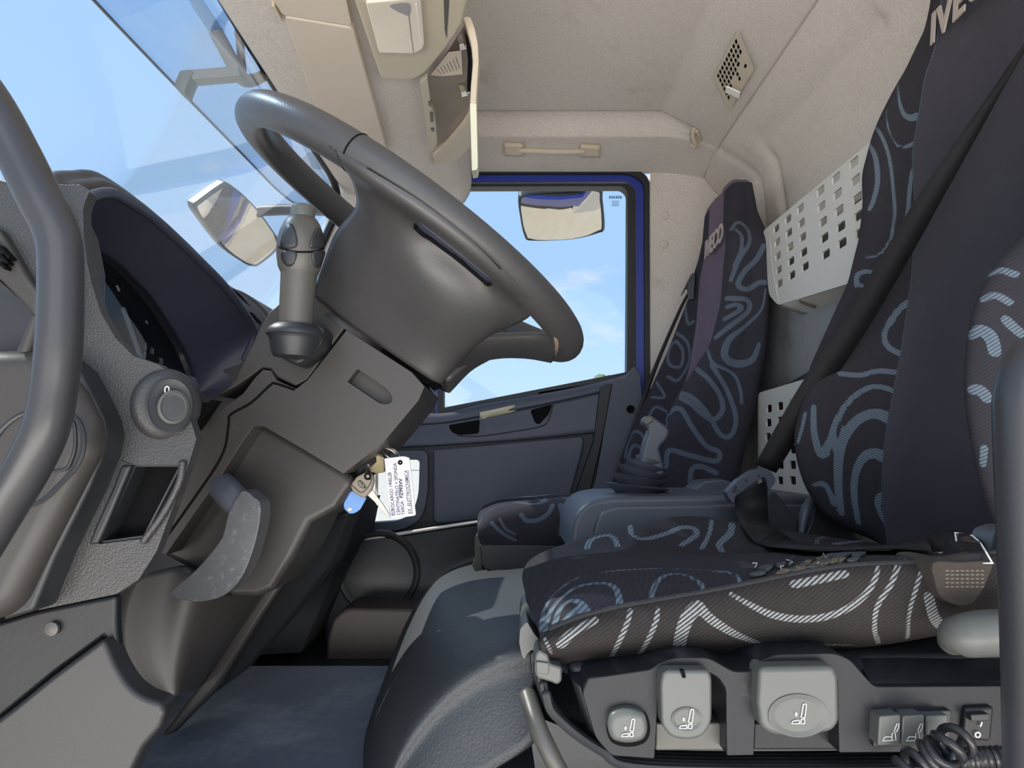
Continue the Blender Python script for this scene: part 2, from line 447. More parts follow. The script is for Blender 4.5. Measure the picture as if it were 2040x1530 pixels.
# rear wall (faces the windscreen) with the pressed groove of the padded panel
XR = 0.70
def wp(px, py): q = PX(px, py, XR); return (q.y, q.z)
gro = [[wp(*q) for q in spl(g, 6)] for g in (
    [(1427, 312), (1520, 178), (1640, 0)],
    [(1765, 40), (1650, 165), (1563, 258), (1541, 290), (1548, 350), (1560, 420), (1575, 560)],
    [(1490, 300), (1505, 330), (1520, 420), (1530, 600)])]
ys = np.linspace(0.3, 2.28, 240); zs = np.linspace(-0.45, 0.905, 190)
YY, ZZ = np.meshgrid(ys, zs, indexing='ij')
dep = np.zeros_like(YY)
for g, wd, dp in zip(gro, (0.022, 0.02, 0.02), (0.014, 0.012, 0.008)):
    g = np.array(g); best = np.full(YY.shape, 9.0)
    for a, b in zip(g[:-1], g[1:]):
        d = b - a; t = np.clip(((YY - a[0]) * d[0] + (ZZ + CAM.z - a[1]) * d[1]) / (d @ d), 0, 1)
        best = np.minimum(best, np.hypot(YY - a[0] - t * d[0], ZZ + CAM.z - a[1] - t * d[1]))
    dep += dp * np.exp(-(best / wd) ** 2)
XX = XR + dep - 0.085 * smooth01((ZZ - 0.76) / 0.145)
# below the window line the wall is bare painted metal trim, a little further back
V, F = grid(np.dstack([XX, YY, ZZ + CAM.z]))
props(mk('wall_rear', V, F, HEAD, solid=0.03, off=1, ang=60), kind='structure')

# passenger side wall behind the door: B pillar trim, down to the floor
YD = 2.28
bp = [(1293, 330), (1293, 760), (1288, 900), (1280, 1320), (1500, 1320), (1500, 300)]
wr = ext('wall_right', rnd(bp, [30, 0, 0, 0, 0, 0]), YD, YD + 0.09, HEAD, bevel=0.008); props(wr, kind='structure')
for k, (a, b) in enumerate(((1325, 430), (1322, 487))):
    q = P(a, b, YD)
    lathe('screw_cover', [(0.014, 0.004), (0.014, -0.002), (0.011, -0.005), (0.002, -0.006)], q, (0, 1, 0), HEAD, wr, n=16)
# lower side wall in front of the door and under it
props(ext('wall_right', [(250, 1000), (652, 1000), (640, 1330), (250, 1330)], 2.26, 2.34, PLASD), kind='structure')
# front bulkhead below the windscreen and roof edge over the driver's door
props(box('wall_front', W(-1.02, 1.25, -0.25), (0.05, 2.1, 0.62), PLASD), kind='structure')
# floor
fl = box('floor', W(-0.15, 1.05, -0.445), (1.75, 0.94, 0.03), FLOORM, bevel=0.006); props(fl, kind='structure')
props(box('floor', W(-0.15, 1.93, -0.55), (1.75, 0.74, 0.03), PLASD, bevel=0.004), kind='structure')

# A pillar trim on the passenger side
rows = []
for px, py, Y, w_ in ((700, 322, 2.24, 0.075), (694, 380, 2.22, 0.07), (688, 430, 2.20, 0.065), (660, 520, 2.18, 0.06), (610, 660, 2.16, 0.06), (560, 800, 2.14, 0.06)):
    q = P(px, py, Y); r = []
    for a in np.linspace(0, 2 * math.pi, 14, endpoint=False):
        r.append(q + Vector((w_ * math.cos(a), 0.045 * math.sin(a) + 0.03, 0)))
    rows.append(r)
pil = surf('trim_2', rows, HEAD, nu=6, nv=2, closev=True, capu=True); props(pil, kind='structure')
q = drape([(709, 386)], [pil])
if q: lathe('screw', [(0.009, 0.002), (0.009, -0.002), (0.004, -0.001), (0.001, 0.002)], q[0][0], (0.1, 1, 0), BLACK, pil, n=14)

# windscreen: curved glass between the header, the A pillar and the dash
top = [W(-0.545, 0.2, 0.82), W(-0.55, 1.0, 0.82), W(-0.55, 1.6, 0.82), W(-0.55, 2.05, 0.81), W(-0.545, 2.20, 0.79)]
rows = []
for t in np.linspace(0, 1, 6):
    r = []
    for k, v in enumerate(top):
        dx = -0.52 * t ** 1.15; r.append(v + Vector((dx + (0.0 if k < 3 else 0.02 * t), 0, -0.72 * t)))
    rows.append(r)
win = thing('window_1', None, None, W(-0.8, 1.2, 0.1), kind='structure')
surf('windscreen_glass', rows, WSGLASS, win, nu=4, nv=6, solid=0.005)
# black ceramic/rubber edge of the windscreen
edge = [P(428, -30, 1.33), P(452, 12, 1.38), P(520, 125, 1.55), P(590, 240, 1.78), P(640, 318, 1.98), P(660, 352, 2.10), P(671, 385, 2.16), P(668, 425, 2.17), P(650, 468, 2.17), P(600, 580, 2.16), P(545, 720, 2.15)]
tube('windscreen_seal', crm(edge, 8), 0.011, RUBBER, win, n=10)
# ================================================================== passenger door
door = thing('door_1', None, None, P(1080, 1310, 2.28), kind='structure')
RW = ext('rubber_seal', rnd([(850, 334), (1262, 334), (1294, 352), (1296, 1000), (850, 1000)], [0, 26, 30, 0, 0], 8), 2.275, 2.31, RUBBER, door,
    holes=[rnd([(866, 346), (1254, 345), (1284, 362), (1285, 985), (866, 985)], [0, 24, 26, 0, 0], 8)], bevel=0.004)
ext('window_frame', rnd([(850, 343), (1256, 343), (1287, 360), (1288, 985), (850, 985)], [0, 26, 28, 0, 0], 8), 2.29, 2.36, BLUE, door,
    holes=[rnd([(876, 362), (1252, 360), (1263, 376), (1264, 748), (876, 822)], [0, 14, 14, 0, 0], 6)], bevel=0.006)
ext('window_seal', rnd([(872, 366), (1252, 365), (1266, 378), (1267, 750), (872, 826)], [0, 16, 16, 4, 0], 6), 2.285, 2.33, RUBBER, door,
    holes=[rnd([(884, 372), (1240, 371), (1251, 382), (1249, 741), (884, 812)], [0, 12, 12, 0, 0], 6)], bevel=0.003)
ext('window_glass', [(878, 366), (1258, 364), (1258, 746), (878, 820)], 2.318, 2.322, GLASS, door)
ext('frame_divider', [(853, 345), (874, 345), (874, 835), (853, 835)], 2.285, 2.36, BLUE, door, bevel=0.006)
qg = ext('quarter_glass', [(790, 600), (856, 480), (856, 830), (790, 830)], 2.318, 2.322, GLASS, door)
ext('quarter_seal', [(848, 600), (856, 600), (856, 828), (800, 828), (800, 818), (840, 818), (848, 808)], 2.29, 2.33, RUBBER, door)
# etched maker's stamp in the corner of the glass: small blue dashes
for k in range(6):
    box('glass_stamp', P(1215 + k * 4.4, 393, 2.315), (0.0046, 0.001, 0.009), pbr('etched_mark', (92, 130, 190), 0.6) if k == 0 else bpy.data.materials['etched_mark'], door)
for k in range(4):
    box('glass_stamp', P(1226, 401 + k * 3, 2.315), (0.026 - 0.004 * (k % 2), 0.001, 0.0016), bpy.data.materials['etched_mark'], door)

vis = rnd([(640, 916), (836, 916), (834, 985), (822, 1022), (795, 1038), (640, 1048)], [0, 8, 20, 20, 20, 0], 5)
ext('inner_panel', [(560, 830), (1271, 830), (1272, 900), (1268, 1000), (1262, 1330), (560, 1330)], 2.245, 2.30, DOORD, door, holes=[vis], bevel=0.006)
ext('vision_glass', [(636, 910), (842, 910), (842, 1044), (636, 1052)], 2.275, 2.279, GLASS, door)
fr_o = rnd([(640, 898), (852, 898), (852, 985), (840, 1035), (800, 1056), (640, 1068)], [0, 14, 24, 24, 24, 0], 5)
ext('vision_frame', fr_o, 2.225, 2.25, DOORP, door, holes=[vis], bevel=0.006)
# upper trim body: bulging shelf under the glass, undercut below
def drow(off, Y): return [P(x, y + off, Y) for x, y in off_line]
def rowpx(pts, Y): return [P(a, b, Y) for a, b in pts]
rows = [
    rowpx([(770, 826), (805, 822), (882, 821), (958, 804), (1048, 789), (1137, 773), (1200, 758), (1251, 744), (1270, 734)], 2.285),
    rowpx([(770, 830), (805, 826), (882, 825), (958, 809), (1048, 794), (1137, 778), (1200, 764), (1251, 750), (1272, 740)], 2.245),
    rowpx([(770, 846), (805, 844), (882, 840), (958, 826), (1048, 810), (1137, 792), (1200, 777), (1251, 760), (1273, 748)], 2.235),
    rowpx([(770, 852), (805, 850), (882, 846), (958, 834), (1048, 818), (1137, 800), (1200, 786), (1251, 776), (1273, 770)], 2.245),
    rowpx([(770, 872), (805, 870), (882, 868), (958, 862), (1048, 850), (1137, 838), (1200, 826), (1251, 815), (1273, 808)], 2.235),
    rowpx([(770, 889), (805, 889), (882, 885), (958, 880), (1048, 873), (1137, 864), (1188, 858), (1251, 850), (1273, 846)], 2.232),
    rowpx([(770, 893), (805, 892), (882, 888), (958, 883), (1048, 876), (1137, 868), (1186, 863), (1251, 856), (1273, 852)], 2.248)]
rail = surf('upper_trim', rows, DOORP, door, nu=5, nv=5)
def decal(name, poly, objs, mat, parent, lift=0.0008, solid=0.0, rings=(1, 0.66, 0.33), **kw):
    t = objs if isinstance(objs, BVHTree) else bvh(objs)
    cx = sum(p[0] for p in poly) / len(poly); cy = sum(p[1] for p in poly) / len(poly)
    V = []; n = len(poly)
    for s in rings:
        q = drape([(cx + (a - cx) * s, cy + (b - cy) * s) for a, b in poly], t, lift)
        if len(q) < n: print('decal lost points', name, len(q), n); return None
        V += [p for p, _ in q]
    c = drape([(cx, cy)], t, lift)
    V.append(c[0][0])
    F = []
    for k in range(len(rings) - 1):
        for i in range(n): F.append((k * n + i, k * n + (i + 1) % n, (k + 1) * n + (i + 1) % n, (k + 1) * n + i))
    k = len(rings) - 1
    for i in range(n): F.append((k * n + i, k * n + (i + 1) % n, len(V) - 1))
    return mk(name, V, F, mat, parent, solid=solid, off=0, **kw)
RT = bvh([rail])
decal('handle_recess_shade', rnd([(893, 847), (956, 836), (954, 864), (912, 867), (899, 860)], 5), RT, BLACK, door)  # flat black patches paint the shade inside the pull handle recesses
decal('handle_recess_shade', rnd([(1056, 817), (1101, 805), (1093, 826), (1074, 846), (1066, 843)], 6), RT, BLACK, door)
seam('panel_seam', [(912, 868), (955, 869), (1020, 860), (1075, 850), (1092, 838), (1102, 806)], RT, 0.002, RUBBER, door)
bez = decal('latch_bezel', rnd([(954, 866), (1014, 860), (1019, 866), (1019, 884), (956, 889)], 5), RT, DOORD, door, lift=0.004, solid=0.006)
decal('latch_lever', rnd([(962, 874), (984, 872), (990, 880), (991, 887), (964, 889)], 3), RT, STALKG, door, lift=0.012, solid=0.006)
# strip of masking tape stuck on the pull handle
tp = decal('tape', [(956, 822), (990, 815), (1025, 807), (1028, 819), (990, 828), (960, 834), (956, 838)], RT, pbr('masking_tape', (206, 200, 172), 0.7, var=(60, 0.15)), None, lift=0.003, solid=0.002)
props(tp, 'cream strip of masking tape stuck across the passenger door pull handle', 'tape')
# right hand trim: black strip paints a sloped recess in shade, plus outer flange
ext('trim_flange', spl([(1216, 764), (1240, 757), (1274, 746), (1276, 1000), (1150, 1000), (1178, 985), (1200, 880)], 3, True), 2.225, 2.27, DOORP, door, bevel=0.008)
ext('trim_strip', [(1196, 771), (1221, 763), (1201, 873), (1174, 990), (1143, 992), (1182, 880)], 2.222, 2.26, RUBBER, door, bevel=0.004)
lathe('screw', [(0.012, 0.0), (0.012, -0.006), (0.006, -0.005), (0.001, 0.0)], P(1256, 815, 2.222), (0, 1, 0), BLACK, door, n=16)
# recessed field of the panel with its frame edge
ext('field_panel', rnd([(862, 896), (1166, 868), (1160, 905), (1138, 985), (1128, 1020), (862, 1046)], [6, 14, 10, 10, 10, 16]), 2.232, 2.26, DOORP, door, bevel=0.01)
# door pocket with speaker
pk = ext('door_pocket', spl([(690, 1110), (698, 1086), (716, 1075), (770, 1070), (890, 1051), (990, 1038), (1060, 1030)], 5) + [(1060, 1330), (640, 1330), (650, 1200), (682, 1150)], 2.10, 2.245, DOORD, door, bevel=0.012)
ext('pocket_lip_sunlit', spl([(704, 1080), (718, 1073), (770, 1066), (890, 1047), (1060, 1022)], 5) + [(1060, 1027), (890, 1052), (770, 1071), (718, 1078), (706, 1084)], 2.095, 2.13, RACK, door, bevel=0.003)  # light grey paints the sunlight along the top of the lip
lathe('speaker_grille', [(0.118, 0.004), (0.118, -0.004), (0.112, -0.010), (0.104, -0.008), (0.098, -0.003), (0.06, -0.006), (0.001, -0.008)], P(755, 1140, 2.10), (0, 1, 0), PLASD, door, n=48)
# kick step in the passenger footwell
props(ext('trim_3', rnd([(690, 1211), (1000, 1218), (1000, 1400), (640, 1400), (652, 1270), (664, 1232)], [14, 0, 0, 0, 10, 10]), 1.95, 2.10, pbr('worn_kick_panel', (62, 55, 54), 0.6, var=(14, 0.2)), bevel=0.01), kind='structure')
# ================================================================== steering wheel
WC = P(826, 480, 0.95)
WA = Vector((math.cos(math.radians(34.5)), 0, -math.sin(math.radians(34.5))))   # towards the driver's lap
WN = Vector((math.sin(math.radians(34.5)), 0, math.cos(math.radians(34.5))))    # up out of the wheel
wheel = thing('steering_wheel', 'dark grey moulded steering wheel with worn rim and wide lower spokes', 'steering wheel', WC)
R0 = 0.246
phis = np.linspace(0, 2 * math.pi, 96, endpoint=False)
rim = []
V = []
for f in phis:
    d = WA * math.cos(f) + Vector((0, -1, 0)) * math.sin(f)
    rim.append(WC + d * R0)
tube('rim', rim, 0.0205, WHEEL, wheel, n=20, closed=True, up=WN)
web = [
    [(664, 288, .695), (690, 322, .698), (712, 362, .735), (716, 412, .785), (672, 472, .84), (629, 588, .875)],
    [(728, 330, .686), (748, 362, .692), (775, 408, .735), (762, 490, .785), (722, 565, .83), (690, 634, .868)],
    [(834, 398, .689), (846, 428, .697), (864, 466, .755), (842, 545, .775), (802, 625, .83), (750, 676, .866)],
    [(928, 472, .706), (938, 498, .716), (948, 528, .775), (912, 602, .79), (868, 675, .838), (810, 718, .866)],
    [(1008, 542, .738), (1008, 560, .750), (1002, 584, .79), (968, 645, .825), (912, 702, .862), (866, 756, .875)],
    [(1066, 592, .775), (1063, 606, .79), (1054, 624, .825), (1000, 648, .87), (955, 672, .905), (880, 748, .93)]]
rows = [[P(a, b, y) for a, b, y in c] for c in web]
webo = surf('spoke', rows, WHEEL, wheel, nu=9, nv=9, solid=0.012, off=0, ang=80)
rows2 = [[Vector((q.x, 1.9 - q.y, q.z)) for q in r] for r in rows[2:]]
surf('spoke', rows2, WHEEL, wheel, nu=7, nv=7, solid=0.012, off=0, ang=80)
lathe('hub', [(0.066, 0.000), (0.068, -0.035), (0.070, -0.075), (0.076, -0.12), (0.080, -0.15)], WC + WA * 0.0, WN, PLASD, wheel, n=40)
lathe('airbag_cover', [(0.070, -0.004), (0.072, 0.006), (0.06, 0.018), (0.035, 0.024), (0.002, 0.026)], WC, WN, WHEEL, wheel, n=40)
# lower spoke arms running under the rim towards the driver
rows = []
for (a, b, y, ra, rb) in ((880, 715, .95, .075, .035), (940, 700, .97, .07, .024), (1000, 690, .99, .075, .018), (1060, 690, 1.0, .09, .016), (1112, 698, .98, .10, .015)):
    q = P(a, b, y); rows.append([q + Vector((0, ra * math.cos(t), 0)) + WN * rb * math.sin(t) for t in np.linspace(0, 2 * math.pi, 14, endpoint=False)])
surf('lower_spoke', rows, WHEEL, wheel, nu=5, nv=2, closev=True, capu=True)
WB = bvh([webo])
decal('button_strip', rnd([(836, 436), (843, 433), (988, 549), (984, 555), (968, 553), (840, 452)], 4), WB, DASHD, wheel, lift=0.0035, solid=0.006)
seam('strip_gap', [(834, 438), (838, 453), (905, 507), (968, 556), (985, 557)], WB, 0.0026, BLACK, wheel, lift=0.006)
# joint where the stitched rim cover ends
jr = []
c = rim[int(round(99 / 360 * 96))]
fj = math.radians(99); dj = WA * math.cos(fj) + Vector((0, -1, 0)) * math.sin(fj)
for t in np.linspace(0, 2 * math.pi, 24, endpoint=False): jr.append(c + (dj * math.cos(t) + WN * math.sin(t)) * 0.0203)
tube('rim_joint', jr, 0.0011, BLACK, wheel, n=6, closed=True)

# ================================================================== steering column
col = thing('steering_column', 'dark grey two-part plastic shroud round the steering column', 'steering column', P(640, 1100, 0.95))
slot = spl([(668, 748), (688, 724), (705, 730), (748, 762), (760, 780), (756, 794), (738, 796), (715, 784)], 4, True)
slot = rnd([(666, 749), (687, 722), (751, 765), (763, 785), (757, 797), (738, 797)], [2, 2, 14, 10, 10, 14])
main = [(690, 657), (820, 741), (846, 770), (834, 798), (762, 884), (684, 944), (606, 897), (526, 850), (505, 850), (482, 882), (442, 946), (396, 1010), (330, 1106), (310, 1098),
        (352, 990), (378, 917), (391, 868), (412, 840), (450, 808), (484, 784), (508, 752), (524, 736), (540, 738), (552, 758), (590, 774), (612, 757)]
cm = ext('lower_shroud', main, 0.865, 1.035, PLAS, col, bevel=0.014, seg=4)
cut(cm, slot, 0.80, 0.885)
lathe('slot_screw', [(0.005, 0.002), (0.005, -0.003), (0.002, -0.002)], P(684, 741, 0.884), (0, 1, 0), CHROME, col, n=12)
up = [(356, 765), (462, 764), (492, 702), (536, 622), (558, 602), (600, 598), (636, 590), (697, 637), (688, 652), (612, 757), (588, 770), (552, 752), (538, 736), (522, 734), (502, 748), (470, 770), (430, 790)]
cu = ext('upper_shroud', up[1:], 0.872, 1.03, PLAS, col, bevel=0.010)
for px, nm in (([(586, 776), (549, 764), (538, 768), (501, 802), (460, 826), (456, 844), (449, 890), (430, 930), (391, 987), (325, 1080)], 'shroud_seam'),):
    seam(nm, px, [cm], 0.0016, BLACK, col, lift=0.0)
ext('column_gap_shade', [(640, 592), (868, 757), (848, 765), (690, 650), (636, 604)], 0.90, 1.0, BLACK, col)  # black piece paints the shade in the gap between wheel and shroud
# recessed lever field and lower cover of the column
rec = ext('lever_field', [(440, 940), (508, 850), (524, 846), (690, 940), (708, 960), (672, 1015), (618, 1042), (585, 1110), (545, 1176), (512, 1190), (462, 1190), (396, 1146), (312, 1100)], 0.905, 1.06, PLAS, col, bevel=0.03, seg=5)
seam('cover_seam', [(318, 1108), (350, 1128), (384, 1150)], [rec], 0.0014, BLACK, col)
ext('lever_slot', [(438, 938), (494, 858), (500, 862), (446, 944)], 0.902, 0.93, BLACK, col)
# ignition lock barrel on the far side of the shroud
lathe('ignition_lock', [(0.022, -0.03), (0.022, 0.012), (0.018, 0.016), (0.004, 0.014)], P(722, 925, 0.95), (0.75, -0.2, -0.62), PLASD, col, n=24)
# release lever
lev = thing('column_lever', 'dark grey scuffed curved lever hanging under the steering column', 'lever', P(430, 1190, 0.84))
pd = spl([(482, 978), (505, 990), (518, 1004), (517, 1042), (503, 1099), (480, 1152), (446, 1186), (400, 1199), (356, 1194), (339, 1184), (345, 1173), (391, 1134), (434, 1083), (446, 1058), (456, 1020)], 4, True)
PADM = pbr('scuffed_lever_plastic', (84, 85, 88), 0.36, var=(90, 0.25), dust=(170, 0.56, (170, 168, 164), 0.35), bump=('noise', 300, 0.2, 0.0006))
ext('paddle', pd, 0.825, 0.86, PADM, lev, bevel=0.009, seg=4)
tube('shaft', [P(430, 955, 0.895), P(440, 966, 0.880), P(462, 990, 0.850), P(480, 1008, 0.845)], [0.0155, 0.0165, 0.0168, 0.0168], pbr('lever_shaft_plastic', (88, 92, 100), .42, bump=('noise', 420, .1, .0006)), lev, n=24)

# ================================================================== multifunction stalk
stalk = thing('control_stalk', 'grey upright control stalk with dark oval pads beside the steering wheel', 'control stalk', P(588, 690, 0.80))
k = 0.80 / FPX
O = P(588, 660, 0.80); ax = (P(605, 402, 0.80) - O).normalized()
def lp(pr): return [(r * k, h * k) for r, h in pr]
lathe('boot', lp([(40, -52), (45, -40), (49, -20), (51, -13), (56, -9), (56, -3), (50, 6), (42, 12), (36, 11)]), O, ax, PLASD, stalk, n=36)
ext('boot_base', rnd([(540, 650), (600, 625), (648, 652), (640, 690), (604, 722), (590, 728), (556, 712), (538, 690)], 12), 0.83, 0.88, PLASD, stalk, bevel=0.008)
lathe('shaft', lp([(33, 2), (34, 50), (35.5, 112), (36, 120)]), O, ax, STALKG, stalk, n=36)
hd = lathe('head', lp([(36, 118), (42, 130), (46, 150), (47.5, 168), (47, 186), (43, 204), (36, 222), (29, 232), (25, 234)]), O, ax, STALKG, stalk, n=48)
lathe('cap', lp([(24.5, 228), (24.5, 252), (22, 258), (16, 261), (1, 262)]), O, ax, BTN, stalk, n=32)
HB = bvh([hd])
for poly in ([(562, 494), (564, 470), (573, 450), (584, 449), (591, 470), (590, 492)], [(566, 500), (590, 502), (588, 520), (580, 530), (570, 527), (562, 514)],
             [(617, 494), (620, 474), (628, 458), (636, 456), (643, 472), (645, 492)], [(622, 502), (644, 500), (643, 514), (636, 530), (628, 532), (622, 520)]):
    decal('grip_pad', spl(poly, 4, True), HB, PLASD, stalk, lift=0.0008, solid=0.0016)
seam('head_joint', [(557, 493), (580, 500), (604, 502), (630, 500), (648, 492)], HB, 0.0012, BLACK, stalk)
# instrument side indicator wand of the upper shroud
# ================================================================== dashboard
dash = thing('dashboard', 'grained dark grey dashboard with hooded instrument cluster', 'dashboard', P(250, 1200, 1.0))
lip = [(359, 785, .715), (345, 749, .70), (316, 726, .69), (266, 709, .685), (230, 673, .68), (201, 623, .675), (183, 566, .675), (173, 522, .675), (167, 476, .68), (165, 418, .69), (172, 402, .70), (189, 388, .72), (232, 388, .76),
       (300, 430, .85), (359, 482, .93), (395, 517, .99), (442, 564, 1.06), (480, 612, 1.12), (507, 663, 1.18), (488, 715, 1.19), (464, 763, 1.19), (428, 794, 1.17)]
lipw = [P(a, b, y) for a, b, y in lip]
def gx(px, py, x=-0.52): return PX(px, py, x)
inner = []
arch = {13: (234, 530), 14: (290, 588), 15: (313, 620), 16: (345, 670), 17: (366, 708), 18: (380, 745), 19: (388, 768), 20: (392, 784), 21: (392, 792)}
for i, q in enumerate(lipw):
    if i in arch: inner.append(gx(*arch[i]))
    elif i == 12: inner.append(gx(200, 508))
    elif i == 11: inner.append(Vector((-0.52, .82, CAM.z + .247)))
    elif i == 10: inner.append(Vector((-0.52, .77, CAM.z + .243)))
    elif i == 9: inner.append(Vector((-0.52, .735, CAM.z + .232)))
    else: inner.append(Vector((-0.52, .72, CAM.z + .05 + (.175) * (i / 8.0))))
hood = surf('cluster_hood', [lipw, [a.lerp(b, 0.5) + Vector((0, 0, 0.004)) for a, b in zip(lipw, inner)], inner], DASHD, dash, nu=6, nv=5, ang=80)
tube('hood_lip', crm(lipw[8:20], 5), 0.006, DASHD, dash, n=10)
# outer skin of the hood running forward to the windscreen
outer = []
for s, (dx, dz) in ((0, (0.0, 0.0)), (0.3, (-0.012, 0.016)), (0.6, (-0.06, 0.012)), (1, (-0.30, -0.15))):
    outer.append([q + Vector((dx, -0.012 if (i < 4 and 0 < s < 1) else 0, dz)) for i, q in enumerate(lipw[7:21])])
surf('hood_skin', outer, DASH, dash, nu=6, nv=5, ang=80)
# glass of the cluster, dial face, needles and ticks
CL = 0
face = [inner[i] + Vector((-0.004, 0, 0)) for i in range(len(inner))]
def fan(name, pts, mat, parent, lift=Vector((0, 0, 0)), **kw):
    c = sum((Vector(p) for p in pts), Vector()) / len(pts)
    V = [Vector(p) + lift for p in pts] + [c + lift]
    return mk(name, V, [(i, (i + 1) % len(pts), len(pts)) for i in range(len(pts))], mat, parent, **kw)
clus = fan('instrument_cluster', face, pbr('dial_face', (34, 38, 46), 0.5), dash, Vector((-0.004, 0, 0)), flat=True)
LCD = pbr('dial_needle', (176, 184, 196), 0.5)
DB = bvh([clus])
DTREE = DB
def onface(px, py): return PX(px, py, -0.5245)
def bar(name, a, b, w, mat, parent, th=0.001):
    return tube(name, [a, a.lerp(b, 0.5), b], w, mat, parent, n=6)
bar('needle', onface(245, 615), onface(280, 712), 0.0034, LCD, clus)
for a, b in (((196, 514), (199, 528)), ((233, 570), (237, 579)), ((291, 640), (293, 644))):
    bar('tick_mark', onface(*a), onface(*b), 0.0016, WHITEM, clus)
ringc = onface(296, 692)
for s, px, py, sz in (('0', 292, 714, .018), ('10', 304, 704, .016), ('20', 322, 724, .016), ('5', 294, 694, .014)):
    text('dial_numeral', s, sz * .8, onface(px - 6, py), (0, 1, 0.0), (0, 0, 1), WHITEM, clus, 0.0003)
cg = fan('cluster_glass', face, glass('cluster_glass', (225, 230, 235), 1.35, 0.8), dash, Vector((0.012, 0, 0)), flat=True)

# grained end of the dashboard beside the cluster with switch, tray opening
tray = rnd([(262, 926), (358, 926), (352, 962), (322, 1020), (283, 1073), (194, 1084), (212, 1045), (240, 978)], 4)
end = [(108, 366), (135, 368), (160, 367), (178, 382), (170, 400), (165, 418), (167, 476), (173, 522), (183, 566), (201, 623), (230, 673), (266, 709), (316, 726), (345, 749), (360, 785), (384, 850), (391, 875), (378, 917), (352, 990), (312, 1098), (276, 1155), (231, 1184),
       (76, 1216), (120, 1110), (180, 980), (209, 905), (214, 868), (206, 832), (190, 796), (156, 735), (120, 700), (90, 600), (80, 480), (95, 400)]
de = ext('dash_end', end, 0.66, 0.674, DASH, dash, holes=[tray], bevel=0.005, seg=3)
prism('tray_back', [xz([(262, 926), (358, 926), (283, 1073), (194, 1084)], .66)], YFR, .686, .69, BLACK, dash)
tube('tray_rim', crm([P(364, 922, .658), P(357, 962, .658), P(326, 1022, .658), P(286, 1078, .658)], 6), .0034, DASH, dash, n=10)
ext('tray_rim', [(262, 926), (240, 926), (222, 975), (188, 1050), (174, 1086), (194, 1084), (212, 1045), (240, 978)], 0.657, 0.672, PLASD, dash, bevel=0.003)
prism('tray_shell', [xz([(262, 926), (358, 926), (283, 1073), (194, 1084)], .66), xz([(266, 930), (352, 930), (281, 1068), (200, 1079)], .66)], YFR, .664, .688, PLASD, dash)
# body of the dashboard across the cab
body = [W(-1.02, 0, .02), W(-.80, 0, .10), W(-.62, 0, .13), W(-.54, 0, .08), W(-.49, 0, -.02), W(-.48, 0, -.16), W(-.52, 0, -.24), W(-.62, 0, -.30), W(-1.02, 0, -.34)]
prism('dash_body', [[(v.x, v.z) for v in body]], YFR, 1.19, 2.25, PLASD, dash, bevel=0.03)
prism('dash_body', [[(v.x - .02, v.z) for v in body[:3]] + [(-.64, CAM.z - .30), (-1.02, CAM.z - .34)]], YFR, 0.69, 1.19, PLASD, dash, bevel=0.01)
# centre hood with louvres
ch = ext('centre_hood', spl([(420, 560), (455, 571), (482, 580), (512, 602), (536, 634), (545, 690), (540, 760), (470, 760), (420, 700)], 4, True), 1.22, 1.60, DASH, dash, bevel=0.012)
# cluster switch
sw = lathe('switch_mound', [(0.030, 0.016), (0.028, 0.001), (0.025, -0.004), (0.021, -0.006), (0.001, -0.006)], P(330, 806, 0.66), (-0.42, 0.90, 0.0), DASH, dash, n=36, sx=1.15)
lathe('switch_ring', [(0.0200, 0.0), (0.0200, -0.0030), (0.0185, -0.004), (0.016, -0.003), (0.001, -0.003)], P(338, 808, 0.653), (-0.5, 0.85, 0.0), PLASD, dash, n=36, sx=1.28)
kn = lathe('light_knob', [(0.0125, 0.0), (0.0125, -0.009), (0.0105, -0.011), (0.0092, -0.009), (0.001, -0.0085)], P(343, 812, 0.650), (-0.5, 0.85, 0.0), BTN, dash, n=28, sx=1.2)
lathe('knob_inset', [(0.0090, 0.0), (0.0090, -0.001), (0.001, -0.0012)], P(343, 812, 0.650) + Vector((-0.5, 0.85, 0)).normalized() * -0.0088, (-0.5, 0.85, 0.0), PLASD, kn, n=24, sx=1.15)
text('switch_mark', '0', 0.010, P(326, 784, 0.6445), (0.85, 0.42, 0), (0, 0, 1), WHITEM, dash, 0.0003)
CHB = bvh([ch])
decal('louvre', [(456, 574), (467, 576), (484, 592), (500, 612), (489, 603), (472, 588)], CHB, BLACK, dash, lift=.001)
decal('louvre', [(495, 620), (504, 624), (521, 642), (518, 648), (508, 638)], CHB, BLACK, dash, lift=.001)
# broken black clip between dash and shroud
ext('broken_clip', [(372, 812), (392, 806), (400, 800), (412, 804), (420, 796), (432, 798), (410, 830), (392, 856), (384, 838)], 0.845, 0.86, BLACK, dash)

# smooth outer end piece nearest the door opening
ep = dash
sp = ext('side_panel', [(-120, 700), (60, 690), (118, 735), (150, 775), (180, 835), (187, 868), (180, 905), (140, 985), (60, 1140), (20, 1225), (-120, 1270)], 0.612, 0.68, PLAS, dash, bevel=0.018, seg=5); ep = sp
ext('side_strip', [(100, 690), (156, 735), (188, 796), (206, 835), (212, 868), (205, 905), (178, 972), (110, 1110), (66, 1218), (0, 1238), (60, 1120), (140, 985), (180, 905), (186, 868), (178, 838), (150, 775)], 0.63, 0.68, PLASD, dash, bevel=0.004)
RP = []
seam('cap_ring', [(-5, 870), (10, 850), (40, 828), (80, 816), (125, 818), (155, 838), (166, 870), (163, 905), (148, 935), (118, 966), (86, 996), (40, 1012), (-10, 1015)], [sp], 0.0022, PLASD, ep)
seam('cap_ring', [(138, 834), (148, 848), (150, 885), (144, 912), (130, 934), (90, 940)], [sp], 0.0016, PLASD, ep)
